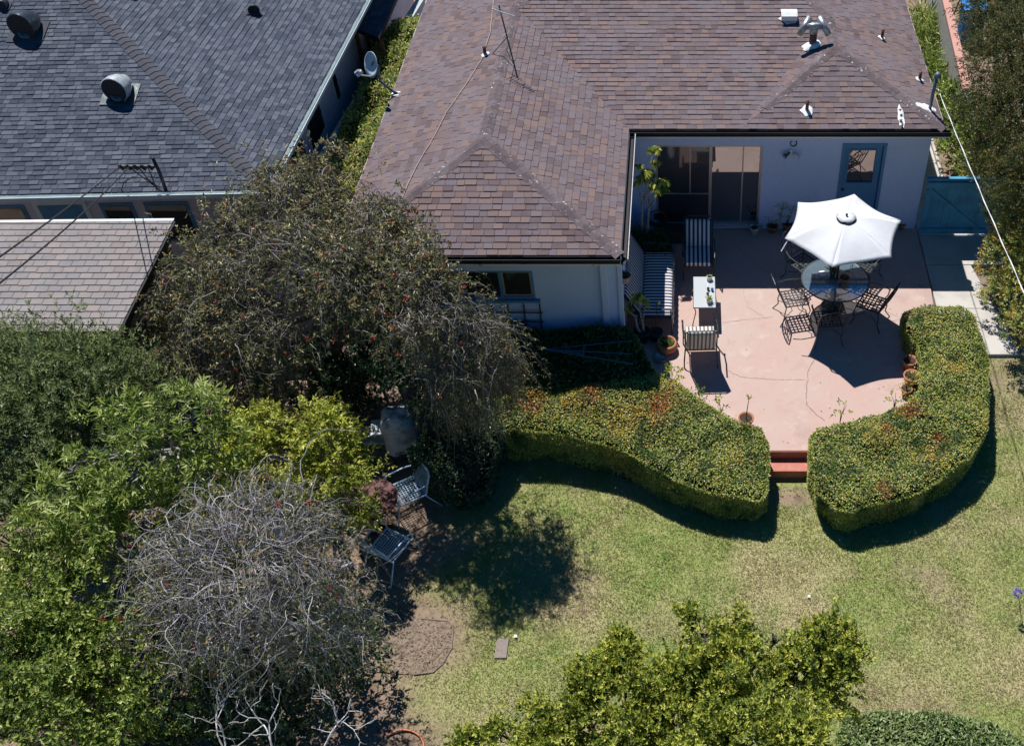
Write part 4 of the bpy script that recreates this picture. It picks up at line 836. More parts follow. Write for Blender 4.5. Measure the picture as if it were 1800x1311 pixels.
f = [(0, 1+k, 1+(k+1) % 24) for k in range(24)]+[(1+k, 25+k, 25+(k+1) % 24, 1+(k+1) % 24) for k in range(24)]; m.add(v, f, .5); vt = m.build('vent_cap', MAT['canvas'], can, True); sol = vt.modifiers.new('solid', 'SOLIDIFY'); sol.thickness = .003
m = M(); m.lathe([(.0, .06), (.022, .05), (.02, .02), (.012, 0)], (0, 0, 2.2), 12, cap=False); m.build('finial', MAT['iron_grey'], t, True)
m = M(); m.lathe([(.179, 2.172), (.13, 2.182), (.13, 2.186), (.179, 2.176)], sides=24, cap=False); m.build('vent_gap', MAT['black'], can)
for k in range(6):
    M().tube([(0, 0, 2.12), (tips[k]+off)*np.array((.5, .5, 0))+np.array((0, 0, 2.03)), tips[k]+off-np.array((0, 0, .02))], .007, 6).build('rib', MAT['iron_grey'], t)
    M().tube([(0, 0, 1.75), (tips[k]+off)*np.array((.5, .5, 0))+np.array((0, 0, 2.02))], .006, 6).build('strut', MAT['iron_grey'], t)
m = M(); q = tips[3]+off; m.obox(q+np.array((.05, -.03, -.02)), q+np.array((-.06, -.1, -.22)), .02, .008, r=.5); m.build('tie_strap', MAT['canvas'], t)

# leaf tools
def outdirs(n, lo=-.35):
    z = rng.uniform(lo, 1, n); a = rng.uniform(0, 6.283, n); q = np.sqrt(1-z*z); return np.stack([q*np.cos(a), q*np.sin(a), z], -1)
def sprays(cent, axis, per, L, W, curl=.9, dr=0.):
    n = len(cent); c = np.repeat(cent, per, 0); ax = np.repeat(axis, per, 0); k = np.tile(np.arange(per), n)[:, None]/max(per-1, 1)
    q = unit(rng.normal(size=(n*per, 3))); q = unit(q-ax*np.sum(q*ax, -1, keepdims=True))
    d = unit(ax*(.25+.7*k)+q*curl*(1.15-.6*k)+np.array((0, 0, -dr))); base = c+ax*L*1.6*k
    nor = unit(ax+.5*rng.normal(size=q.shape)+np.array((0, 0, .5))); tone = np.repeat(rng.random(n), per)*.55+rng.random(n*per)*.45
    return leafset(base, d, nor, L, W, np.clip(tone, 0, .999))
def crown(m, clumps, dens, L, W, per=7, curl=.9, up=.55, lump=.3, lo=-.35, seed=0, dr=0., flat=1., gap=.0, gs=2.6):
    for ci, (c, r) in enumerate(clumps):
        c = np.asarray(c, float); rv = np.array((r, r, r*flat)); n = max(6, int(dens*4*math.pi*r*r*.6/per)); d = outdirs(n, lo)
        bump_ = nz(d*1.8+c, 1.6, seed+ci); rad = (1+lump*bump_)*rng.uniform(.62, 1.04, n)**.7
        p = c+d*rv*rad[:, None]; ax = unit(d+np.array((0, 0, up))+.5*rng.normal(size=d.shape))
        if gap is not None: kk_ = nz(p, gs, seed+2)+.25*rng.normal(size=len(p)) > gap-.45; p, ax = p[kk_], ax[kk_]
        m.add(*sprays(p, ax, per, L, W, curl, dr))
def limb(m, pts, r0, r1, sides=8, wob=.04):
    pts = [np.array(p, float) for p in pts]; out = []
    for a, b in zip(pts[:-1], pts[1:]):
        for k in range(4): out.append(a+(b-a)*k/4+(rng.normal(size=3)*wob*.5 if (out) else 0))
    out.append(pts[-1]); m.tube(out, list(np.linspace(r0, r1, len(out))), sides)
def tree(name, base, label, cat, bark, leaf, clumps, dens, L, W, tr=.1, group=None, trunk_pts=None, **k):
    base = np.array(base, float); t = empty(name, base, label, cat, group); cs = [(np.array(c)-base, r) for c, r in clumps]
    m = M(); mean = np.mean([c for c, r in cs], 0); fork = mean*np.array((.35, .35, .45)) if trunk_pts is None else np.array(trunk_pts[-1])-base
    limb(m, [(0, 0, -.1)]+([] if trunk_pts is None else [np.array(q)-base for q in trunk_pts[:-1]])+[fork], tr, tr*.7); m.build('trunk', bark, t, True)
    m = M()
    for c, r in cs:
        mid_ = (fork+c)/2+rng.normal(size=3)*.12; limb(m, [fork, mid_, c], tr*.5, tr*.15, 6)
        for d in outdirs(7, -.1): limb(m, [c, c+d*r*.8], tr*.14, .004, 4, .06)
    m.build('branches', bark, t, True)
    m = M(); crown(m, cs, dens, L, W, **k); m.build('crown', leaf, t); return t
def CL(*a): return [(P(u, v, z), r) for u, v, z, r in a]
def strandtree(m, ml, mr, centers, nst, R_, rise, drop, tw=.006, leafn=5, L=.05, W=.012, K=12, side=3, spread=.8, axis=(0, 0), flowers=40):
    """weeping twigs: arching strands from crown centres"""
    for (c, R0, lo_) in centers:
        c = np.array(c); n = int(nst*R0*R0); s = np.linspace(0, 1, K)[None, :]
        j0 = rng.normal(size=(n, 2))*.38*R0; rel = c[None, :2]+j0-np.array(axis)[None, :2]; a = np.arctan2(rel[:, 1], rel[:, 0])+rng.normal(size=n)*spread; K = K
        reach = R0*rng.uniform(.35, 1.15, n)[:, None]
        rr_ = reach*(s**.8); up = rise*R0*rng.uniform(.3, 1.3, n)[:, None]; dn = drop*rng.uniform(.25, 1.15, n)[:, None]*R0
        hgt = up*np.sin(np.pi*np.clip(s*1.15, 0, 1)*.62)-dn*s**2.4; z0 = c[2]+rng.normal(size=(n, 1))*.14*R0-np.hypot(j0[:, :1], j0[:, 1:])*.25
        swirl = a[:, None]+rng.normal(size=(n, 1))*.55*s+rng.normal(size=(n, 1))*.14*np.sin(s*6)
        p = np.stack([c[0]+j0[:, :1]+rr_*np.cos(swirl), c[1]+j0[:, 1:]+rr_*np.sin(swirl), np.maximum(z0+hgt, lo_)], -1)
        p += np.cumsum(rng.normal(size=p.shape)*.012*R0, 1)
        rad = tw*rng.uniform(.6, 1.6, n)[:, None]*(1.25-s); v, f, r_ = tubes(p, rad, side); m.add(v, [f], r_)
        # side twigs
        ns = n*3; i = rng.integers(0, n, ns); j = rng.integers(2, K-1, ns); b = p[i, j]; dirn = unit(p[i, j+1 if False else np.minimum(j+1, K-1)]-p[i, j-1]); q = unit(rng.normal(size=(ns, 3))); d = unit(dirn+q*.7); ss = np.linspace(0, 1, 6)[None, :, None]
        ln = rng.uniform(.12, .5, (ns, 1, 1))*R0*.45; tp = b[:, None]+d[:, None]*ln*ss; tp[:, :, 2] -= (ln[:, :, 0]*.55)*ss[:, :, 0]**2; tp += np.cumsum(rng.normal(size=tp.shape)*.01*R0, 1)
        v, f, r_ = tubes(tp, tw*.5*(1.2-ss[:, :, 0])*np.ones((ns, 1)), side); m.add(v, [f], r_)
        if leafn:
            nl = int(ns*leafn); i = rng.integers(0, ns, nl); j = rng.integers(1, 6, nl); b = tp[i, j]+rng.normal(size=(nl, 3))*.012; d = unit(unit(tp[i, j]-tp[i, j-1])+rng.normal(size=(nl, 3))*.8)
            tone = np.clip((j/6)**2*.45+rng.random(nl)*.6, 0, .999); ml.add(*leafset(b, d, unit(rng.normal(size=(nl, 3))+np.array((0, 0, 1))), L, W, tone))
        if mr is not None:
            nf = flowers; i = rng.integers(0, ns, nf*4); i = i[tp[i, 5, 2] > c[2]-.9][:nf]
            for q in tp[i, 5]: d = unit(rng.normal(size=(16, 3))); mr.add(*leafset(np.repeat(q[None], 16, 0), d, unit(rng.normal(size=(16, 3))), .05, .014))

# clipped hedge: outline in (x,y,top z); rounded shoulder; leaf-sized faces over it
def hedge(name, label, outline, zb, leaf, dens=2300, L=.042, W=.024, shoulder=.16, lump=.05, cat='hedge', seed=0, loc=None, wild=0., core=True, group=None, patches=()):
    O = np.array(outline); c0_ = np.array((O[:, 0].mean(), O[:, 1].mean(), zb)); t = empty(name, c0_, label, cat, group)
    x0, y0 = O[:, :2].min(0); x1, y1 = O[:, :2].max(0)
    def dist(px, py):
        d = np.full(len(px), 9.); gxx = np.zeros(len(px)); gyy = np.zeros(len(px))
        for i in range(len(O)):
            a, b = O[i-1, :2], O[i, :2]; e = b-a; tt = np.clip(((px-a[0])*e[0]+(py-a[1])*e[1])/(e @ e), 0, 1); qx, qy = a[0]+tt*e[0], a[1]+tt*e[1]; dd = np.hypot(px-qx, py-qy); k = dd < d
            d = np.where(k, dd, d); gxx = np.where(k, qx-px, gxx); gyy = np.where(k, qy-py, gyy)
        return d, gxx/np.maximum(d, 1e-6), gyy/np.maximum(d, 1e-6)
    def top(px, py):
        w_ = 1/((px[:, None]-O[None, :, 0])**2+(py[:, None]-O[None, :, 1])**2+.02)**1.5; return (w_*O[None, :, 2]).sum(1)/w_.sum(1)
    area = (x1-x0)*(y1-y0); n = int(dens*area); px, py = rng.uniform(x0, x1, n), rng.uniform(y0, y1, n); k = inpoly(px, py, O); px, py = px[k], py[k]
    d, ox, oy = dist(px, py); tz = top(px, py); s_ = np.clip(1-d/shoulder, 0, 1); z = tz-shoulder*.8*(1-np.sqrt(np.maximum(1-s_*s_, 0)))+lump*nz(np.stack([px, py], -1), 1.7, seed)
    z += wild*np.maximum(0, rng.normal(size=len(z)))-rng.exponential(.012, len(z)); nrmv = unit(np.stack([ox*s_, oy*s_, np.ones(len(z))*(1.05-s_*.6)], -1)); pts = [np.stack([px, py, z], -1)]; nn = [nrmv]
    per = 0; S = []
    for i in range(len(O)): S.append(np.linalg.norm(O[i, :2]-O[i-1, :2]))
    ns = int(dens*2.0*sum(S)*(O[:, 2].mean()-zb)); seg = rng.choice(len(O), ns, p=np.array(S)/sum(S)); tt = rng.random(ns)
    a, b = O[seg-1], O[seg]; q = a+(b-a)*tt[:, None]; e = unit(np.concatenate([b[:, :2]-a[:, :2], np.zeros((ns, 1))], 1)); on = np.stack([e[:, 1], -e[:, 0], np.zeros(ns)], -1)
    test = q+on*.05; ins = inpoly(test[:, 0], test[:, 1], O); on[ins] *= -1
    z = zb+(q[:, 2]-shoulder*.45-zb)*rng.random(ns)**.7; hh = (z-zb)/(q[:, 2]-zb); bul = lump*.5*nz(np.stack([q[:, 0], q[:, 1], z], -1), 2.2, seed+3)-.05*(1-hh)
    sp = np.stack([q[:, 0], q[:, 1], z], -1)+on*bul[:, None]; pts.append(sp); nn.append(unit(on+np.array((0, 0, .5)))); p = np.concatenate(pts)-c0_; nv = np.concatenate(nn)
    ax = unit(nv*.35+rng.normal(size=nv.shape)*.8); nr = unit(nv*.9+np.array((-.1, .2, .5))+rng.normal(size=nv.shape)*.5); m = M(); tone = np.clip(.56+.30*rng.normal(size=len(p))+.12*nz(p, 3., seed), 0, .999)
    if leaf is MAT['lf_hedge']:
        tone = tone*.52; W3 = p+c0_; gold = .16+.3*smooth(nz(p, .9, seed+5)*.8); red = .02+0*gold
        for (u, v, zq, rd, kd) in patches:
            q = P(u, v, zq); wt = np.exp(-((W3[:, 0]-q[0])**2+(W3[:, 1]-q[1])**2)/(rd*rd)*(1+.5*nz(p, 2.5, 9))); gold = np.maximum(gold, wt*(.85 if kd == 'g' else .4)); red = np.maximum(red, wt*(.8 if kd == 'r' else .12))
        u1 = rng.random(len(p)); tone = np.where(u1 < red, rng.uniform(.8, .99, len(p)), np.where(u1 < red+gold, rng.uniform(.5, .72, len(p)), tone))
    m.add(*leafset(p, ax, nr, L, W, tone)); m.build('foliage', leaf, t)
    if core:
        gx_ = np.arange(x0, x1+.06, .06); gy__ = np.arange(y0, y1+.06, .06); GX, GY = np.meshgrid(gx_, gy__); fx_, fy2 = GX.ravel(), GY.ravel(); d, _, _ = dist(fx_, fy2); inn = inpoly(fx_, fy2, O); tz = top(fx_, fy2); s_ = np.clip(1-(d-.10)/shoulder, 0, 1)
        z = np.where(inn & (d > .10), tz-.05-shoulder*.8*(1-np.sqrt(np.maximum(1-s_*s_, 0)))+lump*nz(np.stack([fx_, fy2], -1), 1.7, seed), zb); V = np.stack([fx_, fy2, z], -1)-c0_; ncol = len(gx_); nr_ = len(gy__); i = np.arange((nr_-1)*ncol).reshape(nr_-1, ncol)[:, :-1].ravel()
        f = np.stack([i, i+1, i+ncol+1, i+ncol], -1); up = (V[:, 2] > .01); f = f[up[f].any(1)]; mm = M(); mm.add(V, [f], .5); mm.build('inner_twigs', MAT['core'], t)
    return t
def PH(lst): return [tuple(P(u, v, z)) for u, v, z in lst]
hedge('clipped_hedge', 'clipped green and reddish hedge curving along the left side of the patio steps', PH([(860, 700, .66), (930, 676, .68), (1030, 668, .72), (1100, 660, .72), (1150, 650, .70), (1192, 668, .66), (1222, 692, .62), (1262, 716, .56), (1300, 738, .5), (1338, 748, .42), (1352, 775, .38), (1354, 820, .34), (1351, 858, .32), (1335, 873, .32), (1262, 866, .36), (1185, 837, .42), (1120, 800, .48), (1050, 772, .5), (960, 752, .52), (860, 750, .55)]), ZL, MAT['lf_hedge'], seed=1, dens=3000, L=.038, W=.023, lump=.07, wild=.012, patches=[(1165, 715, .55, .26, 'r'), (1100, 740, .5, .5, 'g'), (1000, 700, .6, .4, 'g'), (1040, 690, .7, .25, 'r'), (930, 710, .6, .25, 'r'), (1180, 680, .6, .2, 'g')])
hedge('clipped_hedge', 'clipped green and golden hedge wrapping the right side of the patio', PH([(1590, 545, .55), (1625, 535, .55), (1690, 532, .55), (1716, 552, .55), (1733, 605, .52), (1741, 680, .48), (1737, 745, .44), (1705, 802, .38), (1650, 841, .36), (1580, 873, .34), (1498, 893, .32), (1470, 885, .32), (1440, 858, .32), (1424, 810, .34), (1424, 762, .38), (1440, 747, .42), (1490, 738, .46), (1550, 722, .48), (1595, 705, .5), (1617, 680, .5), (1622, 640, .52), (1616, 600, .53), (1592, 578, .55)]), ZL, MAT['lf_hedge'], seed=2, dens=3000, L=.038, W=.023, lump=.07, wild=.012, patches=[(1630, 795, .4, .3, 'g'), (1650, 770, .4, .12, 'r'), (1545, 770, .4, .3, 'g'), (1560, 755, .45, .12, 'r'), (1600, 720, .5, .2, 'r'), (1560, 860, .35, .14, 'r'), (1680, 640, .5, .3, 'g')])
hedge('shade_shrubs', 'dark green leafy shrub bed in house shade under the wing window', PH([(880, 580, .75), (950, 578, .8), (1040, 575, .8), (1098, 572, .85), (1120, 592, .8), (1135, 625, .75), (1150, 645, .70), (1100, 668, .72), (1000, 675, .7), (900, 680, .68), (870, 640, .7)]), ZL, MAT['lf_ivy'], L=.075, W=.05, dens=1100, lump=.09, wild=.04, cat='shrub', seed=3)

# ---- striped seating
def cushion(m, x0, x1, y0, y1, z0, z1, n=8, puff=.02):
    v = []; nu, nv = n, n
    for k, (zc, sg) in enumerate(((z1, 1), (z0, -1))):
        for i in range(nu+1):
            for j in range(nv+1):
                a, b = i/nu, j/nv; e = min(a, 1-a, b, 1-b); v.append((x0+(x1-x0)*a, y0+(y1-y0)*b, zc+sg*(puff*min(1, e*6)**.5-puff)))
    N_ = (nu+1)*(nv+1); ix = lambda i, j, k=0: k*N_+i*(nv+1)+j
    f = [(ix(i, j), ix(i+1, j), ix(i+1, j+1), ix(i, j+1)) for i in range(nu) for j in range(nv)]+[(ix(i, j, 1), ix(i, j+1, 1), ix(i+1, j+1, 1), ix(i+1, j, 1)) for i in range(nu) for j in range(nv)]
    f += [(ix(i, 0), ix(i, 0, 1), ix(i+1, 0, 1), ix(i+1, 0)) for i in range(nu)]+[(ix(i, nv), ix(i+1, nv), ix(i+1, nv, 1), ix(i, nv, 1)) for i in range(nu)]
    f += [(ix(0, j), ix(0, j+1), ix(0, j+1, 1), ix(0, j, 1)) for j in range(nv)]+[(ix(nu, j), ix(nu, j, 1), ix(nu, j+1, 1), ix(nu, j+1)) for j in range(nv)]
    m.add(v, f, .5)
def armchair(loc, rz, label, stripe, tilt=28):          # faces +Y
    t = empty('armchair', loc, label, 'armchair', 'striped cushion patio armchairs', rz); I = MAT['iron']
    m = M(); cushion(m, -.26, .26, -.24, .30, .36, .46); m.build('seat_cushion', MAT[stripe], t, True)
    m = M(); cushion(m, -.26, .26, 0, .56, 0, .09); b = m.build('back_cushion', MAT[stripe], t, True); b.location = (0, -.20, .44); b.rotation_euler.x = R(90+tilt)
    for sx in (-1, 1):
        m = M(); m.tube([(sx*.30, .30, 0), (sx*.30, .28, .34), (sx*.31, .30, .60), (sx*.32, .1, .64), (sx*.31, -.22, .66)], .014, 6); m.tube([(sx*.32, .3, .6), (sx*.32, .34, .57), (sx*.32, .31, .54)], .012, 6); m.build('armrest', I, t)
        M().tube([(sx*.28, -.22, .38), (sx*.30, -.30, .15), (sx*.30, -.32, 0)], .014, 6).build('leg', I, t)
    m = M(); m.tube([(-.28, .28, .35), (.28, .28, .35), (.28, -.24, .37), (-.28, -.24, .37)], .013, 6, closed=True); y9 = -.22-.54*math.sin(R(tilt)); z9 = .44+.54*math.cos(R(tilt))
    m.tube([(-.28, -.25, .38), (-.28, y9-.03, z9), (-.2, y9-.05, z9+.05), (.2, y9-.05, z9+.05), (.28, y9-.03, z9), (.28, -.25, .38)], .013, 6)
    for k in range(5): x = -.2+.1*k; m.tube([(x, -.26, .38), (x, y9-.05, z9+.04)], .006, 5)
    m.build('frame', I, t); return t
p = P(1231, 590, .45); armchair((p[0], p[1]-.05, .002), R(2), 'striped cushion armchair in the sun with its back to the lawn', 'stripe_tan', 16)
p = P(1228, 455, .4); armchair((p[0], p[1]+.1, .002), R(180), 'navy and white striped armchair in shade below the sliding door', 'stripe_x', 38)
# striped glider sofa
p0 = P(1150, 445, .42); p1 = P(1150, 556, .42); yc = (p0[1]+p1[1])/2; hl = (p0[1]-p1[1])/2; xs = -.52
t = empty('striped_sofa', (xs, yc, 0), 'long navy and white striped garden sofa against the wing wall', 'sofa')
m = M(); cushion(m, -.28, .27, -hl, hl, .34, .46, 12); sc_ = m.build('seat_cushion', MAT['stripe_y'], t, True)
m = M(); cushion(m, 0, .62, -hl, hl, 0, .1, 12); b = m.build('back_cushion', MAT['stripe_y'], t, True); b.location = (-.27, 0, .44); b.rotation_euler.y = R(-118)
m = M(); 
for k in range(24): a = -hl+2*hl*k/24; m.add([(.275+.012*(k % 2), a, .42), (.275+.012*((k+1) % 2), a+2*hl/24, .42), (.29+.02*((k+1) % 2), a+2*hl/24, .2), (.29+.02*(k % 2), a, .2)], [(0, 1, 2, 3)], .5)
m.build('valance', MAT['stripe_y'], t)
m = M()
for sy in (-1, 1):
    m.tube([(.27, sy*(hl+.03), 0), (.25, sy*(hl+.04), .62), (-.3, sy*(hl+.04), .64), (-.42, sy*(hl+.03), .0)], .018, 8)
m.tube([(-.42, -hl, .3), (-.42, hl, .3)], .016, 6); m.build('frame', MAT['iron'], t)
# coffee table
p0, p1 = P(1219, 487, .45), P(1258, 541, .45); t = empty('coffee_table', ((p0[0]+p1[0])/2, (p0[1]+p1[1])/2, 0), 'white rectangular glass coffee table with thin iron legs, pots standing on it', 'table'); hx, hy = abs(p1[0]-p0[0])/2, abs(p0[1]-p1[1])/2
m = M(); m.box(-hx, hx, -hy, hy, .448, .458, .5); m.build('tabletop', MAT['glass_frost'], t, bevel=.003)
m = M(); frame(m, -.001, .001, 0, 0, 0, 0, 0) if False else None; m.tube([(-hx, -hy, .44), (hx, -hy, .44), (hx, hy, .44), (-hx, hy, .44)], .011, 6, closed=True); m.build('rim', MAT['iron_grey'], t)
for sx in (-1, 1):
    for sy in (-1, 1): M().tube([(sx*hx*.95, sy*hy*.95, .44), (sx*hx*.8, sy*hy*.9, .3), (sx*hx*.95, sy*hy*.95, .14), (sx*hx*1.1, sy*hy*1.02, 0)], .01, 6).build('leg', MAT['iron'], t)
CTz = .459
def potprof(r, h, rim=True): return [(0, 0), (r*.66, 0), (r*.93, h*.82), (r*1.02, h*.82), (r*1.06, h), (r*.9, h), (r*.86, h*.86), (0, h*.86)] if rim else [(0, 0), (r*.8, 0), (r*1.05, h*.5), (r*.95, h), (r*.8, h), (r*.8, h*.85), (0, h*.85)]
def pot(u, v, z, r, h, pm_, label, plant=None, group='potted plants', bowl=False, hgt=.2, leaf='lf_green', cat='potted plant', n=60, L=.06, W=.02, empty_=False):
    p = P(u, v, z+h*.5); t = empty('potted_plant' if not empty_ else 'flower_pot', (p[0], p[1], z+.002), label, cat, group)
    m = M(); m.lathe(potprof(r, h, not bowl), sides=24, cap=False); m.build('pot', MAT[pm_], t, True)
    m = M(); m.lathe([(0, h*.88), (r*.86, h*.87)], sides=16, cap=False); m.build('soil', MAT['soil'], t)
    if plant == 'tuft':
        d = outdirs(n, .15); m = M(); b = np.tile(np.array((0, 0, h*.88)), (n, 1))+d*np.array((r*.5, r*.5, 0)); m.add(*leafset(b, d, unit(rng.normal(size=(n, 3))), hgt, W)); m.build('leaves', MAT[leaf], t)
    elif plant == 'bush':
        m = M(); c = np.array((0, 0, h+hgt*.5)); crown(m, [(c, hgt*.55)], n*14, L, W, per=6); m.build('leaves', MAT[leaf], t)
        m = M(); 
        for d in outdirs(5, .3): m.tube([(0, 0, h*.8), c+d*hgt*.4], [.008, .003], 5)
        m.build('stem', MAT['bark'], t)
    elif plant == 'stalk':
        m = M(); m.tube([(0, 0, h*.8), (.01, .0, h+hgt*.5), (.03, .01, h+hgt)], [.01, .008, .005], 6); m.build('stem', MAT['bark'], t); m = M(); c = np.array((.03, .01, h+hgt)); m.add(*sprays(np.tile(c, (3, 1)), unit(np.array([(0, 0, 1.), (.5, .2, 1), (-.4, .3, 1)])), 9, L, W)); m.build('leaves', MAT[leaf], t)
    return t
pot(1247, 489, CTz, .055, .085, 'potwhite', 'small white pot with a pale succulent at the far end of the coffee table', 'tuft', 'small pots on the coffee table', True, .05, 'lf_yellow', n=24, W=.02)
pot(1247, 528, CTz, .055, .085, 'potwhite', 'small white pot with a bright green succulent at the near end of the coffee table', 'tuft', 'small pots on the coffee table', True, .07, 'lf_yellow', n=30, W=.022)
for k, (u, v, mt, lb) in enumerate(((1245, 508, 'potdark', 'tiny dark cup nearest the far white pot on the coffee table'), (1252, 509, 'frame_blue', 'tiny blue cup at the edge of the coffee table'), (1244, 517, 'potdark', 'tiny dark cup between the blue cup and the near white pot'))):
    p = P(u, v, CTz+.03); m = M(); m.lathe([(0, 0), (.022, 0), (.028, .05), (.024, .05), (.02, .008), (0, .008)], sides=14, cap=False); tag(m.build('cup', MAT[mt], smooth=True, loc=(p[0], p[1], CTz+.002)), lb, 'cup', 'cups on the coffee table')
pot(1484, 492, .739, .10, .12, 'terracotta', 'terracotta pot with a dark leafy plant on the round glass table', 'bush', hgt=.16, leaf='lf_dark', n=50)
pot(1464, 478, .739, .07, .12, 'potdark', 'dark pot beside the umbrella pole on the round glass table', 'tuft', hgt=.14, leaf='lf_olive')
p = P(1446, 481, .75); m = M(); m.lathe([(0, 0), (.05, .0), (.085, .012), (.08, .014), (0, .006)], sides=20, cap=False); tag(m.build('saucer', MAT['potwhite'], smooth=True, loc=(p[0], p[1], .741)), 'small pale saucer on the left part of the round glass table', 'saucer')
pot(1326, 405, 0, .095, .17, 'potwhite', 'white pot with low dark plant at the wall beside the sliding door', 'bush', hgt=.12, leaf='lf_dark', n=50)
pot(1358, 402, 0, .12, .15, 'terracotta', 'terracotta pot with dense green plant at the wall, next to the white pot', 'bush', hgt=.16, leaf='lf_green', n=50)
pot(1384, 398, 0, .12, .16, 'terracotta', 'pot with a bushy olive shrub at the wall behind the umbrella', 'bush', hgt=.42, leaf='lf_green', n=55)
pot(1584, 398, 0, .085, .12, 'terracotta', 'small terracotta pot by the wall at the right of the blue door', 'tuft', hgt=.08, leaf='lf_green', n=14)
pot(1598, 640, 0, .13, .22, 'terracotta', 'terracotta pot of bare soil and thin stem, farther of two by the right hedge', 'stalk', hgt=.4, leaf='lf_green', L=.04)
pot(1602, 668, 0, .15, .24, 'terracotta', 'large terracotta pot with bright green seedling, nearer of two by the right hedge', 'tuft', hgt=.12, leaf='lf_yellow', n=30, W=.03)
pot(1593, 688, 0, .10, .15, 'terracotta', 'small terracotta pot partly hidden by the inner edge of the right hedge', 'bush', hgt=.22, leaf='lf_yellow', n=40)
pot(1172, 608, 0, .19, .20, 'terracotta', 'wide terracotta bowl of low green plants in the sun by the sofa end', 'tuft', hgt=.07, leaf='lf_green', n=90, W=.03, bowl=True)
pot(1153, 590, 0, .13, .2, 'potdark', 'black pot with a thick bent stem between the sofa and the terracotta bowl', 'stalk', hgt=.62, leaf='lf_green', L=.05)
p = P(1161, 628, .05); m = M(); m.lathe([(0, 0), (.1, 0), (.13, .06), (.12, .06), (.09, .01), (0, .01)], sides=16, cap=False); tag(m.build('metal_bowl', MAT['steel'], smooth=True, loc=(p[0], p[1], .003)), 'shiny metal pet bowl on the patio below the terracotta bowl', 'bowl')
pot(1311, 742, .0, .13, .24, 'terracotta', 'dark terracotta pot with one thin stem behind the left hedge end', 'stalk', hgt=.45, leaf='lf_yellow', L=.05)
# hanging pot at the wing corner
p = P(1098, 483, 1.55); t = empty('hanging_pot', p, 'pale terracotta pot hanging from the wing eave corner', 'hanging pot'); m = M(); m.lathe(potprof(.115, .16), (0, 0, -.16), 22, cap=False); m.build('pot', MAT['terracotta_pale'], t, True)
m = M(); m.lathe([(0, -.02), (.1, -.02)], sides=16, cap=False); m.build('soil', MAT['soil'], t)
m = M()
for k in range(3): a = 2.1*k; m.tube([(.11*math.cos(a), .11*math.sin(a), 0), (0, 0, .5)], .003, 4)
m.tube([(0, 0, .5), (0, 0, .98)], .003, 4); m.build('wire', MAT['iron'], t)
d = outdirs(30, .1); m = M(); m.add(*leafset(np.tile(np.array((0, 0, -.02)), (30, 1)), d, unit(rng.normal(size=(30, 3))), .1, .012)); m.build('leaves', MAT['lf_dark'], t)
# black box by the wall, coiled hose
p = P(1189, 411, .15); t = empty('storage_box', (p[0], p[1], 0), 'low black storage box against the house wall left of the striped chair', 'box'); M().box(-.25, .25, -.14, .14, 0, .26, .5).build('body', MAT['potdark'], t, bevel=.01); M().box(-.27, .27, -.16, .16, .262, .3, .5).build('lid', MAT['iron'], t, bevel=.01)
p = P(1155, 385, .3); t = empty('hose_reel', (p[0], YW-.06, .35), 'coiled dark hose hung on the wall behind the tall patio plant', 'hose'); m = M()
for k in range(4): m.tube([((.17+.012*k)*math.cos(a), -.02*k, (.17+.01*k)*math.sin(a)) for a in np.linspace(0, 6.28, 25)[:-1]], .012, 6, closed=True)
m.build('coil', MAT['wood'], t, True); M().box(-.06, .06, -.02, .06, -.05, .05, .5).build('bracket', MAT['iron'], t)

# ---- tall umbrella-leaved plants on the patio
def drooper(u, v, z, heads, label, group=None, s=1., potm='potdark', leaf='lf_yellow', H_=None):
    b = P(u, v, 0); t = empty('schefflera', (b[0], b[1], .002), label, 'potted plant', group); m = M(); m.lathe(potprof(.15*s, .24*s), sides=22, cap=False); m.build('pot', MAT[potm], t, True)
    m = M(); m.lathe([(0, .2*s), (.13*s, .2*s)], sides=12, cap=False); m.build('soil', MAT['soil'], t)
    ms = M(); lf = M()
    hm = np.mean([PY(a, b_, b[1]) for a, b_, _ in heads], 0)-np.array((b[0], b[1], 0))
    for (hu, hv, r) in heads:
        hp = PY(hu, hv, b[1]-.02)-np.array((b[0], b[1], 0)); hp[1] += rng.uniform(-.15, .1); k_ = heads.index((hu, hv, r)) % 2; fk = hm*np.array((.55, .55, .55))+np.array((.05-.12*k_, .03, .12*k_)); ms.tube([(0, 0, .15*s), fk*.55+np.array((.03-.05*k_, 0, 0)), fk, (fk+hp)/2+np.array((0, 0, -.04)), hp], [.032*s, .027*s, .022*s, .014*s, .008], 7)
        nw = int(9*r/.18)
        for d in outdirs(nw, -.1):
            c = hp+d*r*.6+np.array((0, 0, .03)); ms.tube([hp, hp+(c-hp)*.6+np.array((0, 0, .03)), c], .004, 4); k = 11; a = np.linspace(0, 6.28, k+1)[:-1]; dd = unit(np.stack([np.cos(a), np.sin(a), -.55+0*a], -1)+.15*rng.normal(size=(k, 3)))
            lf.add(*leafset(np.tile(c, (k, 1)), dd, np.tile(np.array((0, 0, 1.)), (k, 1))+.2*rng.normal(size=(k, 3)), .12*r/.18, .045*r/.18))
    ms.build('stem', MAT['bark_pale'], t, True); lf.build('leaves', MAT[leaf], t); return t
drooper(1130, 445, 0, [(1147, 268, .17), (1138, 312, .21), (1162, 322, .22), (1154, 292, .13), (1122, 290, .12), (1122, 318, .15)], 'tall umbrella plant with drooping bright leaves in the inner corner by the sliding door', 'umbrella plants on the patio')
drooper(1128, 598, 0, [(1121, 530, .17), (1105, 545, .10), (1135, 540, .12)], 'umbrella plant with yellow green leaves at the near end of the striped sofa', 'umbrella plants on the patio')
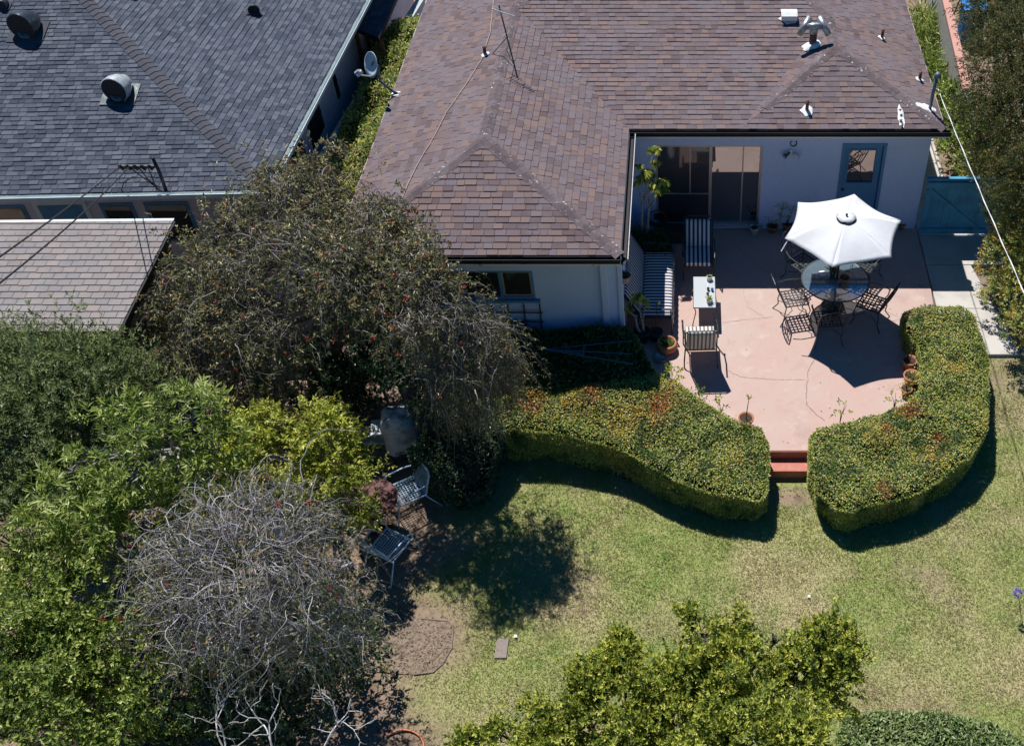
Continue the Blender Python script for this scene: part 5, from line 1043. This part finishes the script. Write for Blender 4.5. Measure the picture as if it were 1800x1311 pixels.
hedge('corner_shrub', 'dark leafy shrub in the shaded inner corner beside the striped sofa', PH([(1110, 400, .55), (1165, 402, .5), (1178, 430, .45), (1170, 455, .4), (1120, 462, .45), (1108, 440, .5)]), .0, MAT['lf_ivy'], L=.07, W=.035, dens=1300, lump=.1, wild=.05, cat='shrub', seed=5)
def sprig(u, v, z, r, leaf, label, n=50, L=.06, W=.03, stems=4, h=None):
    p = P(u, v, z); t = empty('small_shrub', (p[0], p[1], .0 if z > 0 else ZL), label, 'shrub', 'small plants at the patio edge'); c = np.array((0, 0, z+.0 if z > 0 else z-ZL)); m = M(); crown(m, [(c, r)], n*16, L, W, per=6, lump=.4); m.build('leaves', MAT[leaf], t); m = M()
    for d in outdirs(stems, .2): m.tube([(0, 0, 0), c*.6+d*r*.2, c+d*r*.9], [.008, .005, .003], 5)
    m.build('stem', MAT['bark'], t)
sprig(1180, 662, .5, .17, 'lf_yellow', 'bright yellow green shrub tuft rising at the inner edge of the left hedge')
sprig(1222, 700, .35, .14, 'lf_green', 'small green plant behind the left hedge near the armchair shadow')
sprig(1268, 712, .3, .12, 'lf_yellow', 'thin yellow green plant behind the left hedge, nearest the thin stemmed pot', 25)
sprig(1480, 720, .35, .14, 'lf_yellow', 'loose twiggy plant at the inner edge of the right hedge near the cracks', 18)
sprig(1575, 700, .3, .12, 'lf_yellow', 'small leafy plant beside the smallest pot at the right hedge', 30)
# teal fan shaped frame lying over the shaded shrubs
t0 = P(956, 614, .86); t = empty('fan_trellis', t0, 'thin teal metal fan trellis lying on the shaded shrub bed', 'trellis'); m = M()
for (u, v) in ((1110, 599), (1108, 622), (1112, 640)): e = P(u, v, .9)-t0; m.tube([(0, 0, 0), e*.3, e], .008, 6)
a, b = P(1026, 606, .9)-t0, P(1026, 630, .9)-t0; m.tube([a, b], .008, 6); m.tube([(0, .02, 0), P(1026, 622, .9)-t0], .007, 6); m.build('bars', MAT['frame_blue'], t)

# ================================================ GARDEN OBJECTS (left)
def mesh_chair(loc, rz, label):
    t = empty('garden_chair', loc, label, 'chair', 'pale blue metal mesh garden chairs', rz); B = MAT['mesh_blue']
    m = M(); m.tube([(-.24, .24, .44), (.24, .24, .44), (.24, -.22, .41), (-.24, -.22, .41)], .013, 8, closed=True); m.build('seat_frame', B, t, True)
    m = M()
    for k in range(11): x = -.22+.044*k; m.tube([(x, .24, .44), (x, -.22, .41)], .0055, 4); 
    for k in range(10): y = -.2+.046*k; m.tube([(-.24, y, .41+.03*(y+.22)/.46), (.24, y, .41+.03*(y+.22)/.46)], .0035, 4)
    m.build('seat', B, t)
    m = M(); m.tube([(-.24, -.22, .41), (-.24, -.34, .82), (-.2, -.355, .87), (.2, -.355, .87), (.24, -.34, .82), (.24, -.22, .41)], .013, 8); m.build('back_frame', B, t, True)
    m = M()
    for k in range(10): x = -.2+.044*k; m.tube([(x, -.225, .43), (x, -.35, .86)], .003, 4)
    for k in range(9): s_ = (k+.5)/9; m.tube([(-.24, -.22-.13*s_, .42+.43*s_), (.24, -.22-.13*s_, .42+.43*s_)], .003, 4)
    m.build('backrest', B, t)
    for sx in (-1, 1):
        m = M(); m.tube([(sx*.28, .36, 0), (sx*.27, .26, .44), (sx*.28, .24, .62), (sx*.28, .17, .66), (sx*.28, -.1, .66), (sx*.25, -.29, .64)], .012, 8); m.build('leg', B, t, True)
        m = M(); m.tube([(sx*.25, -.2, .42), (sx*.27, -.42, 0)], .012, 8); m.build('leg', B, t, True)
    return t
p = P(716, 862, ZL+.43); c1_ = mesh_chair((p[0], p[1], ZL), R(125), 'pale blue metal mesh chair half in the sun beside the rusty round table')
p = P(684, 958, ZL+.43); c2_ = dup(c1_); c2_['label'] = 'pale blue metal mesh chair alone in tree shade on the dark lawn'; c2_.location = (p[0], p[1], ZL); c2_.rotation_euler.z = R(-28)
p = P(652, 880, ZL+.7); t = empty('garden_table', (p[0], p[1], ZL), 'round rust red metal table under the tree beside a blue chair', 'table')
M().lathe([(0, .70), (.40, .70), (.42, .71), (.42, .725), (0, .73)], sides=40, cap=False).build('tabletop', MAT['redtop'], t); m = M(); m.tube([(0, 0, .02), (0, 0, .7)], .03, 10); m.lathe([(0, 0), (.22, 0), (.2, .02), (0, .04)], sides=20, cap=False); m.build('pedestal', MAT['redtop'], t)
# covered barbecue grill
p = P(702, 752, ZL+.75); t = empty('barbecue_grill', (p[0], p[1], ZL), 'covered grey barbecue grill with side shelf standing under the dark bush', 'grill', None, R(8))
m = M(); v = []; nn = 28; prof = [(.30, 1.16), (.72, 1.13), (.95, 1.04), (1.0, .9), (1.04, .6), (1.12, .35)]
for i, (q, z) in enumerate(prof):
    for k in range(nn):
        a = 2*math.pi*k/nn; se = (abs(math.cos(a))**3.2+abs(math.sin(a))**3.2)**(-1/3.2); fo = 1+.05*math.sin(5*a+i)+.04*math.sin(9*a)*(i > 2); v.append((.27*q*se*math.cos(a)*fo, .24*q*se*math.sin(a)*fo, z+.02*math.sin(3*a)))
v.append((0, 0, 1.165)); m.add(v, [(i*nn+k, i*nn+(k+1) % nn, (i+1)*nn+(k+1) % nn, (i+1)*nn+k) for i in range(5) for k in range(nn)]+[(6*nn, (k+1) % nn, k) for k in range(nn)], .5); m.build('cover', MAT['grill'], t, True)
m = M(); m.box(-.46, -.225, -.17, .17, .8, .83, .5); m.build('side_shelf', MAT['white_metal'], t, bevel=.008)
for sx in (-.2, .22):
    for sy in (-.16, .16): M().tube([(sx, sy, 0), (sx, sy, .63)], .018, 8).build('leg', MAT['iron_grey'], t)
p = P(672, 690, ZL+.9); q = P(690, 720, ZL+.5); tag(M().obox((p[0]-.02, p[1]+.1, ZL+1.0), (q[0], q[1], ZL), .05, .03, r=.5).build('wooden_stake', MAT['stone']), 'grey wooden stake leaning beside the barbecue grill', 'stake')
# raised bed with metal edging and wood chips
bed = [P(u, v, ZL) for u, v in ((640, 1090), (740, 1088), (788, 1092), (797, 1102), (794, 1140), (778, 1168), (762, 1182), (728, 1186), (650, 1180))]
bm_ = M(); q = np.array(bed); bm_.prism([(a[0], a[1]) for a in bed], ZL-.1, ZL+.016, .5); struct(bm_.build('garden_bed', mat('bed_mulch', (.24, .18, .13), .95, [(14, 6, (.16, .11, .085), .45, .65), (50, 4, (.42, .35, .29), .58, .75)], (50, .6, .01)), None), 'structure')
m = M(); m.tube([a+np.array((0, 0, .02)) for a in bed[1:-1]], .012, 6); tag(m.build('bed_edging', MAT['edging'], smooth=True), 'low pinkish grey edging strip curving round the small garden bed', 'edging')
n = 1100; bx, by = rng.uniform(q[:, 0].min(), q[:, 0].max(), n), rng.uniform(q[:, 1].min(), q[:, 1].max(), n); k = inpoly(bx, by, q[:, :2]); bx, by = bx[k], by[k]; n = len(bx)
m = M(); d = unit(np.stack([rng.normal(size=n), rng.normal(size=n), .15*rng.normal(size=n)], -1)); m.add(*leafset(np.stack([bx, by, np.full(n, ZL+.02)], -1), d, np.tile(np.array((0, 0, 1.)), (n, 1))+.3*rng.normal(size=(n, 3)), .045, .02))
struct(m.build('wood_chips', mat('chips', [(.15, .11, .075), (.24, .18, .13), (.33, .27, .20)], .9)), 'stuff', 'wood chips and dead leaves scattered in the small bed')
p = P(882, 1140, ZL); tag(M().box(-.09, .09, -.16, .16, 0, .028, .5).build('paving_brick', MAT['stone'], loc=(p[0], p[1], ZL), bevel=.008), 'single grey brown paving stone set flat in the lawn', 'paving stone')
for (u, v, s_, lb) in ((906, 1118, .03, 'small white litter scrap by the paving stone in the lawn'), (1422, 1048, .025, 'small pale scrap lying on the open lawn below the hedges'), (912, 1022, .025, 'tiny blue scrap in the tree shadow on the lawn')):
    p = P(u, v, ZL+.03); m = M(); m.add([(-s_, -s_*.6, 0), (s_, -s_*.7, .012), (s_*.8, s_*.6, .02), (-s_*.6, s_, .006)], [(0, 1, 2, 3)], .5); tag(m.build('litter_scrap', MAT['potwhite'] if 'blue' not in lb else MAT['binblue'], loc=tuple(p)), lb, 'litter')
p0, p1 = P(662, 1018, ZL+.03), P(722, 1040, ZL+.03); tag(M().tube([p0, (p0+p1)/2+np.array((0, .02, .02)), p1], [.016, .014, .01], 6).build('fallen_stick', MAT['bark_pale']), 'fallen stick on the dark lawn below the lone blue chair', 'stick')
p = P(745, 1305, ZL+.02); m = M(); m.tube([(p[0]-.3+.32*math.cos(a), p[1]-.12+.3*math.sin(a), ZL+.03) for a in np.linspace(2.4, -1.2, 26)], .014, 8); tag(m.build('garden_hose', MAT['hose'], smooth=True), 'curved orange garden hose on bare soil at the bottom edge', 'hose')
# agapanthus flower at the right edge
p = P(1790, 1075, ZL); t = empty('agapanthus', (p[0]+.03, p[1], ZL), 'purple blue agapanthus flower on a tall stem at the right edge of the lawn', 'flower'); f_ = PY(1789, 1042, p[1])-np.array((p[0]+.03, p[1], ZL))
M().tube([(0, 0, 0), f_*.5+np.array((.01, 0, 0)), f_], .006, 6).build('stem', MAT['lf_green'], t); d = outdirs(70, -.3); m = M(); m.add(*leafset(f_+d*.03, d, unit(rng.normal(size=(70, 3))), .06, .02)); m.build('petals', MAT['purple'], t)

# ================================================ TREES
# weeping bottlebrush (large, left of the wing)
tb = P(548, 715, ZL); t = empty('bottlebrush_tree', tb, 'large weeping bottlebrush tree with grey twigs and red flowers beside the wing window', 'tree', 'weeping bottlebrush trees')
m = M(); lc = lambda u, v, z: P(u, v, z)-tb
limb(m, [(0, 0, -.1), lc(560, 650, .6), lc(592, 600, 1.5)], .17, .13, 10); m.build('trunk', MAT['bark'], t, True)
m = M()
for pts, r in (([(592, 600, 1.5), (640, 572, 2.1), (700, 545, 2.5), (745, 500, 2.9)], .10), ([(592, 600, 1.5), (570, 540, 2.2), (500, 460, 2.9)], .11), ([(592, 600, 1.5), (600, 530, 2.3), (600, 430, 3.1)], .08), ([(500, 460, 2.9), (400, 480, 3.0)], .06), ([(500, 460, 2.9), (440, 400, 3.2)], .05), ([(700, 545, 2.5), (790, 560, 2.7)], .06), ([(700, 545, 2.5), (708, 480, 3.1), (715, 440, 3.5)], .04), ([(570, 540, 2.2), (480, 590, 2.3), (400, 640, 2.1)], .06)): limb(m, [lc(*q) for q in pts], r, r*.5, 8)
m.build('limbs', MAT['bark'], t, True)
mt, ml, mr = M(), M(), M(); ax1 = lc(590, 540, 2.5)
LA = [(500, 350, 3.3, .75), (430, 400, 3.0, .7), (570, 335, 3.3, .6), (640, 380, 3.6, .6), (365, 455, 2.7, .65), (440, 480, 3.0, .75), (540, 430, 3.5, .8), (300, 520, 2.3, .55), (380, 550, 2.5, .65), (470, 560, 2.7, .75), (320, 610, 1.8, .5), (400, 650, 1.8, .55), (480, 655, 1.8, .55), (620, 470, 3.7, .65), (690, 440, 3.8, .5), (262, 580, 1.7, .35), (480, 310, 3.0, .4), (545, 290, 3.0, .35), (690, 385, 3.6, .35), (590, 260, 3.1, .25), (275, 470, 2.3, .3), (735, 450, 3.9, .4), (700, 490, 3.9, .45), (765, 480, 3.9, .35), (650, 515, 3.5, .5), (605, 510, 3.5, .5), (690, 560, 3.2, .38), (600, 440, 3.9, .5)]
RB = [(760, 520, 3.7, .6), (825, 570, 3.3, .6), (865, 620, 2.7, .5), (790, 620, 3.0, .6), (725, 560, 3.7, .45), (830, 660, 2.2, .5), (770, 660, 2.3, .45), (885, 660, 2.0, .3), (800, 720, 1.3, .3)]
strandtree(mt, ml, mr, [(lc(u, v, z), r, .1) for u, v, z, r in LA], 300, 2.8, .3, 1.5, tw=.004, leafn=6, L=.066, W=.024, flowers=9, axis=ax1)
strandtree(mt, ml, mr, [(lc(u, v, z), r, .1) for u, v, z, r in RB], 520, 2.8, .2, 2.3, tw=.004, leafn=4, L=.055, W=.018, flowers=2, axis=ax1)
crown(ml, [(lc(u, v, z-.3), r*1.05) for u, v, z, r in LA], 290, .068, .024, per=7, lump=.8, lo=-.7, dr=.35, gap=.1)
crown(ml, [(lc(u, v, z-.35), r*.9) for u, v, z, r in RB], 180, .055, .018, per=6, lump=.5, lo=-.7, dr=.5)
mt.build('twigs', MAT['twig'], t); ml.build('foliage', MAT['lf_bottle'], t); mr.build('flowers', MAT['red'], t)
# second weeping bottlebrush, mostly bare
tb = P(450, 1230, ZL); t = empty('bottlebrush_tree', tb, 'half bare weeping bottlebrush tree with arching pale grey twigs in the lower left', 'tree', 'weeping bottlebrush trees'); lc = lambda u, v, z: P(u, v, z)-tb
m = M(); limb(m, [(0, 0, -.1), lc(450, 1160, 1.0), lc(455, 1080, 1.9)], .15, .11, 10); m.build('trunk', MAT['bark'], t, True)
m = M()
for pts, r in (([(455, 1080, 1.9), (400, 1000, 2.6), (350, 950, 3.1)], .07), ([(455, 1080, 1.9), (500, 980, 2.8), (480, 915, 3.3)], .07), ([(455, 1080, 1.9), (560, 1020, 2.5), (620, 990, 2.7)], .06), ([(455, 1080, 1.9), (330, 1060, 2.4), (270, 1060, 2.5)], .05), ([(455, 1080, 1.9), (560, 1110, 2.2), (640, 1120, 2.2)], .05)): limb(m, [lc(*q) for q in pts], r, r*.35, 7)
m.build('limbs', MAT['twig_grey'], t, True); mt, ml, mr = M(), M(), M()
ax5 = lc(455, 1050, 2.2); T5 = [(360, 935, 3.1, .7), (440, 915, 3.3, .8), (515, 930, 3.2, .6), (300, 985, 2.8, .6), (390, 1000, 3.1, .85), (480, 1000, 3.1, .8), (545, 1010, 2.8, .5), (265, 1050, 2.4, .4), (340, 1080, 2.6, .65), (440, 1090, 2.6, .75), (530, 1090, 2.4, .65), (610, 1090, 2.1, .5), (400, 1150, 2.0, .5), (500, 1160, 1.9, .6), (590, 1160, 1.7, .5), (650, 1130, 1.6, .4)]
strandtree(mt, ml, None, [(lc(420, 960, 3.0), 1.1, .1)], 14, 2.8, .36, .9, tw=.0075, leafn=.5, L=.05, W=.018, axis=ax5, spread=.9)
strandtree(mt, ml, mr, [(lc(u, v, z), r, .1) for u, v, z, r in T5[:12]], 270, 2.2, .35, 1.3, tw=.0032, leafn=2.8, L=.055, W=.02, flowers=2, axis=ax5, spread=1.3)
crown(ml, [(lc(u, v, z-.7), r*.9) for u, v, z, r in T5], 190, .06, .022, per=6, lump=.5, lo=-.6, dr=.3)
mt.build('twigs', MAT['twig_grey'], t); ml.build('foliage', MAT['lf_bottle'], t); mr.build('flowers', MAT['red'], t)
# dead white branches at the bottom
def branching(m, p, d, L, r, depth):
    if depth == 0 or r < .0025: return
    n = 5; pts = [p]; 
    for k in range(n): d = unit(d+rng.normal(size=3)*.16); pts.append(pts[-1]+d*L/n)
    m.tube(pts, list(np.linspace(r, r*.68, n+1)), 5)
    for k in range(2 if depth > 1 else 1): branching(m, pts[-1], unit(d+rng.normal(size=3)*.55+np.array((0, .1, .15))), L*.74, r*.66, depth-1)
    if depth > 1: branching(m, pts[3], unit(d+rng.normal(size=3)*.8), L*.5, r*.45, depth-2)
for (u, v, z, tx, r, lab) in ((395, 1318, 1.8, -.15, .014, 'bleached dead shrub with bare forked branches, leftmost at the bottom edge'), (480, 1322, 1.9, .0, .015, 'bleached dead shrub with bare forked branches, middle one at the bottom edge'), (568, 1318, 1.8, .2, .014, 'bleached dead shrub with bare forked branches, right one at the bottom edge')):
    p = P(u, v, z); t = empty('dead_shrub', (p[0], p[1], ZL), lab, 'dead shrub', 'bleached dead shrubs'); m = M(); m.tube([(0, 0, 0), (0, 0, z-ZL)], [r*1.5, r*1.1], 7); m.build('trunk', MAT['deadwood'], t, True); m = M(); o_ = np.array((0, 0, z-ZL))
    for d in ((tx-.35, .6, .7), (tx+.05, .9, .6)): branching(m, o_, unit(np.array(d)), .34, r*.8, 5)
    m.build('branches', MAT['deadwood'], t, True)
tree('bluegreen_tree', P(110, 900, ZL), 'dense dark blue green tree with fine leaves in front of the shed', 'tree', MAT['bark'], MAT['lf_olive'], CL((60, 690, 2.2, .8), (150, 680, 2.2, .75), (225, 680, 1.8, .55), (20, 640, 2.3, .6), (100, 630, 2.4, .55), (190, 640, 2.0, .4), (40, 790, 1.9, .95), (150, 780, 1.7, .8), (60, 900, 1.5, .9), (20, 960, 1.4, .8), (240, 740, 1.4, .5), (10, 720, 2.2, .7)), 2400, .062, .02, gap=.25, gs=1.8, seed=3, up=1.2, lump=.8, per=8)
tree('frangipani_tree', P(290, 960, ZL), 'bright green tree with long leaves in whorls and a pale leaning trunk', 'tree', MAT['bark_pale'], MAT['lf_bright'], CL((120, 880, 2.4, .38), (180, 790, 2.8, .42), (245, 760, 3.0, .4), (170, 930, 2.3, .38), (340, 735, 3.1, .36), (230, 850, 2.6, .45), (385, 790, 2.6, .3), (80, 930, 2.1, .25), (350, 860, 2.2, .38), (290, 800, 2.6, .3), (130, 830, 2.6, .3), (260, 920, 2.2, .35)), 1300, .125, .03, tr=.05, gap=.30, gs=2.0, seed=5, per=11, curl=1.2, up=.8, lump=.4, trunk_pts=[P(278, 885, 1.5), P(312, 790, 2.1)])
tree('yellow_shrub_tree', P(560, 850, ZL), 'yellow green leafy shrub glowing in the sun below the big bottlebrush trunk', 'tree', MAT['bark'], MAT['lf_yellow'], CL((445, 770, 1.9, .32), (510, 800, 1.8, .36), (575, 755, 1.9, .34), (600, 830, 1.5, .34), (425, 830, 1.7, .3), (465, 735, 2.0, .2), (630, 790, 1.4, .24), (550, 850, 1.5, .36), (630, 905, 1.0, .22), (480, 860, 1.6, .3), (540, 740, 2.0, .2), (610, 750, 1.7, .2)), 3000, .072, .034, tr=.05, gap=.34, gs=2.6, seed=6, per=6, lump=.8, dr=.25)
tree('green_garden_tree', P(80, 1150, ZL), 'mid green bushy tree filling the lower left corner', 'tree', MAT['bark'], MAT['lf_green'], CL((100, 1010, 2.0, .5), (60, 1080, 2.0, .6), (150, 1090, 1.9, .55), (20, 1020, 1.7, .5), (60, 1180, 1.9, .6), (160, 1190, 1.7, .6), (220, 1150, 1.5, .45), (30, 1270, 1.7, .6), (130, 1280, 1.6, .6), (220, 1270, 1.3, .45), (230, 1080, 1.6, .4), (300, 1230, 1.0, .5)), 2400, .062, .032, gap=.34, gs=1.9, seed=7, per=6, lump=.8)
tree('green_understory_tree', P(360, 1260, ZL), 'dark green understory bush below the half bare bottlebrush at the bottom edge', 'bush', MAT['bark'], MAT['lf_dark'], CL((330, 1260, .8, .6), (430, 1250, .7, .6), (530, 1240, .5, .5), (260, 1300, .8, .5), (620, 1150, .3, .45), (470, 1320, .6, .5), (560, 1180, .4, .5), (300, 1150, .6, .5)), 900, .07, .035, tr=.05, seed=8)
# citrus tree at the bottom: upright lobes
tree('citrus_tree', P(1170, 1500, ZL), 'large citrus tree with glossy yellow green leaf clumps at the bottom edge of the lawn', 'tree', MAT['bark'], MAT['lf_citrus'], CL((1240, 1120, 2.3, .22), (1215, 1085, 2.4, .14), (1300, 1150, 2.3, .22), (1360, 1130, 2.3, .16), (1300, 1095, 2.4, .12), (1460, 1130, 2.3, .26), (1470, 1190, 2.2, .30), (1400, 1180, 2.2, .26), (1090, 1130, 2.2, .14), (1095, 1165, 2.2, .2), (1030, 1200, 2.1, .26), (1110, 1215, 2.1, .30), (1180, 1190, 2.2, .22), (1180, 1240, 2.1, .34), (1230, 1190, 2.2, .3), (1320, 1230, 2.1, .4), (1420, 1250, 2.0, .36), (950, 1260, 1.9, .2), (1030, 1270, 2.0, .34), (880, 1290, 1.8, .18), (820, 1305, 1.7, .12), (1120, 1300, 2.0, .4), (1250, 1300, 2.2, .4), (1350, 1290, 2.6, .30), (1400, 1320, 2.6, .3), (960, 1310, 1.8, .3)), 6500, .058, .030, gap=.24, gs=2.8, seed=9, per=8, lump=.75, up=1.1, curl=.8)
hedge('rounded_shrub', 'low rounded grey green shrub with blade shaped leaves in the lower right corner', PH([(1490, 1262, .35), (1540, 1250, .4), (1650, 1250, .42), (1740, 1268, .4), (1790, 1290, .36), (1870, 1400, .4), (1700, 1480, .5), (1480, 1440, .5), (1475, 1300, .4)]), ZL, MAT['lf_grey'], L=.085, W=.026, dens=1900, lump=.05, wild=.01, cat='shrub', seed=12)
tree('glossy_bush', P(730, 720, ZL), 'dark glossy leaved bush beside the wing corner, above the barbecue', 'bush', MAT['bark'], MAT['lf_dark'], CL((715, 640, 1.4, .5), (775, 705, 1.1, .45), (690, 650, 1.3, .35), (760, 640, 1.3, .45), (720, 600, 1.4, .3), (790, 700, .8, .45)), 1300, .06, .032, tr=.06, seed=10)
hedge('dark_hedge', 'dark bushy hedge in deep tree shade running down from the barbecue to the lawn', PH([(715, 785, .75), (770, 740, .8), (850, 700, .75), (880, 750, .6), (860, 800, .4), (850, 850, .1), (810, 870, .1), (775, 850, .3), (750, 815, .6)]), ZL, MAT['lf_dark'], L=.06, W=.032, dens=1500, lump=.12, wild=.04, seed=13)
# strip hedges
hedge('passage_hedge', 'green and reddish hedge in the passage between the two houses', [tuple(P(u, v, z)) for u, v, z in ((745, 30, 1.5), (690, 35, 1.5), (655, 90, 1.5), (628, 160, 1.5), (600, 220, 1.5), (575, 290, 1.45), (600, 340, 1.3), (640, 320, 1.3), (690, 200, 1.4), (740, 90, 1.5))], -.3, MAT['lf_hedge'], L=.09, W=.035, dens=900, lump=.12, wild=.06, seed=14)
tree('tall_bottlebrush_hedge', P(1830, 380, -.2), 'tall reddish green bottlebrush tree along the right edge behind the gate', 'tree', MAT['bark'], MAT['lf_redgreen'], CL((1770, 40, 3.2, .8), (1760, 130, 3.0, .75), (1790, 90, 3.3, .8), (1740, 200, 2.5, .6), (1790, 210, 2.8, .8), (1760, 280, 2.2, .65), (1800, 330, 2.2, .7), (1745, 60, 2.8, .5), (1740, 0, 3.1, .7), (1790, -30, 3.3, .8), (1850, 150, 3.2, .9), (1850, 300, 2.5, .9)), 1500, .07, .02, gap=-.4, seed=15, per=7, lump=.4, up=.2, dr=.3)
tree('right_boundary_shrub', P(1800, 520, -.3), 'dense green boundary shrub right of the gate and concrete path', 'shrub', MAT['bark'], MAT['lf_hedge'], CL((1735, 470, .6, .2), (1745, 520, .5, .2), (1722, 330, .8, .3), (1752, 440, .9, .28), (1768, 500, .7, .26), (1785, 560, .6, .25), (1730, 300, 1.2, .4), (1790, 400, 1.2, .5), (1785, 460, 1.0, .45), (1810, 520, .9, .5), (1775, 420, .9, .35), (1800, 580, .7, .35), (1770, 370, 1.3, .4), (1810, 350, 1.6, .6), (1830, 450, 1.2, .6)), 2000, .05, .026, tr=.05, seed=16, lump=.3)
tree('passage_ivy', P(1700, 300, -.3), 'light green ivy bush climbing between the block wall and the gate', 'shrub', MAT['bark'], MAT['lf_green'], CL((1672, 170, .6, .35), (1680, 215, .7, .4), (1700, 260, .7, .45), (1715, 300, .5, .4), (1740, 250, .9, .4), (1680, 260, .5, .35), (1725, 200, .9, .35)), 1200, .07, .04, tr=.04, seed=17, lump=.4)
# strap-leaved plants along the passage path
for k, (u, v) in enumerate(((1632, 50), (1640, 85), (1650, 120), (1636, 110), (1660, 150), (1648, 170), (1625, 20), (1645, 30), (1668, 190))):
    p = P(u-4, v, .45); t = empty('agapanthus_clump', (p[0], p[1], -.25), 'strap leaved green clump in the bed between the path and the block wall', 'plant', 'strap leaved clumps beside the house'); n = 420; d = outdirs(n, .1); b = np.stack([rng.normal(size=n)*.14, rng.normal(size=n)*.24, rng.uniform(.1, .7, n)], -1); m = M(); m.add(*leafset(b, d, unit(rng.normal(size=(n, 3))+np.array((0, 0, 1))), .34, .032)); m.build('leaves', MAT['lf_green'], t)
tree('side_yard_bush', P(390, 440, ZL), 'yellow green bush in the gap between the shed and the neighbouring house', 'bush', MAT['bark'], MAT['lf_yellow'], CL((390, 400, .9, .4), (360, 385, .9, .35), (420, 420, .8, .4)), 900, .06, .03, tr=.04, seed=18)
tree('side_yard_tree', P(270, 400, ZL), 'dark leafy shrub against the neighbouring front wall', 'shrub', MAT['bark'], MAT['lf_dark'], CL((280, 365, 1.4, .35), (300, 380, 1.2, .4), (340, 385, 1.2, .45), (190, 372, 1.3, .35), (400, 365, 1.2, .4)), 800, .07, .03, tr=.04, seed=19)
# leaf litter under the trees
n = 16000; bx = rng.uniform(-9.5, 6.4, n); by = rng.uniform(5.5, 13, n); k = (rng.random(n) < np.maximum(soilf(bx, by)*.8, .035)) & ~inpoly(bx, by, PATIO); bx, by = bx[k], by[k]; n = len(bx); m = M()
m.add(*leafset(np.stack([bx, by, ground(bx, by)+.008], -1), unit(np.stack([rng.normal(size=n), rng.normal(size=n), .1*rng.normal(size=n)], -1)), np.tile(np.array((0, 0, 1.)), (n, 1))+.3*rng.normal(size=(n, 3)), .05, .02)); struct(m.build('leaf_litter', mat('litter', [(.10, .06, .035), (.22, .15, .09), (.34, .25, .16)], .9)), 'stuff', 'dry fallen leaves scattered on the soil under the trees')

tree('shade_filler', P(620, 720, ZL), 'added dark leaf mass standing in for deep shade right of the big bottlebrush trunk', 'bush', MAT['bark'], MAT['lf_dark'], CL((625, 560, 1.2, .45), (655, 560, 1.2, .4), (600, 620, 1.0, .5), (560, 700, .5, .4), (600, 710, .4, .4), (640, 690, .5, .4), (680, 640, .9, .4), (520, 660, .8, .5), (630, 620, .9, .4), (600, 680, .7, .4), (650, 660, .7, .35), (480, 720, .6, .5), (420, 700, .8, .5), (340, 690, .8, .5), (660, 600, 1.0, .35), (560, 640, .6, .35)), 1300, .07, .032, tr=.04, seed=23)  # leaf mass added to darken the bright ground beside the trunk, like deep shade

tree('bottle_shade_filler', P(470, 1130, ZL), 'added dark leaf mass standing in for the shade below the half bare bottlebrush', 'bush', MAT['bark'], MAT['lf_dark'], CL((430, 1020, .5, .6), (350, 1040, .5, .6), (520, 1050, .4, .5), (440, 1120, .4, .6), (540, 1120, .3, .5), (340, 1120, .5, .5), (290, 1000, .6, .5), (590, 1060, .2, .35)), 800, .07, .032, tr=.04, seed=24)  # added dark leaves cover sunlit soil so the crown's inside looks shaded
n = 420; u_ = rng.random(n); bx = rng.uniform(-.3, 4.7, n); by = rng.uniform(11.6, 17.3, n); pd = np.array(PATIO); dd = np.full(n, 9.)
for i in range(len(pd)):
    a, b = pd[i-1], pd[i]; e = b-a; tt = np.clip(((bx-a[0])*e[0]+(by-a[1])*e[1])/(e @ e), 0, 1); dd = np.minimum(dd, np.hypot(bx-a[0]-tt*e[0], by-a[1]-tt*e[1]))
k = inpoly(bx, by, PATIO) & (u_ < np.exp(-dd/.35)+.05); bx, by = bx[k], by[k]; n = len(bx); m = M()
m.add(*leafset(np.stack([bx, by, np.full(n, .006)], -1), unit(np.stack([rng.normal(size=n), rng.normal(size=n), .05*rng.normal(size=n)], -1)), np.tile(np.array((0, 0, 1.)), (n, 1)), .035, .016)); struct(m.build('patio_leaf_litter', bpy.data.materials['litter']), 'stuff', 'small dry leaves blown against the patio edges')
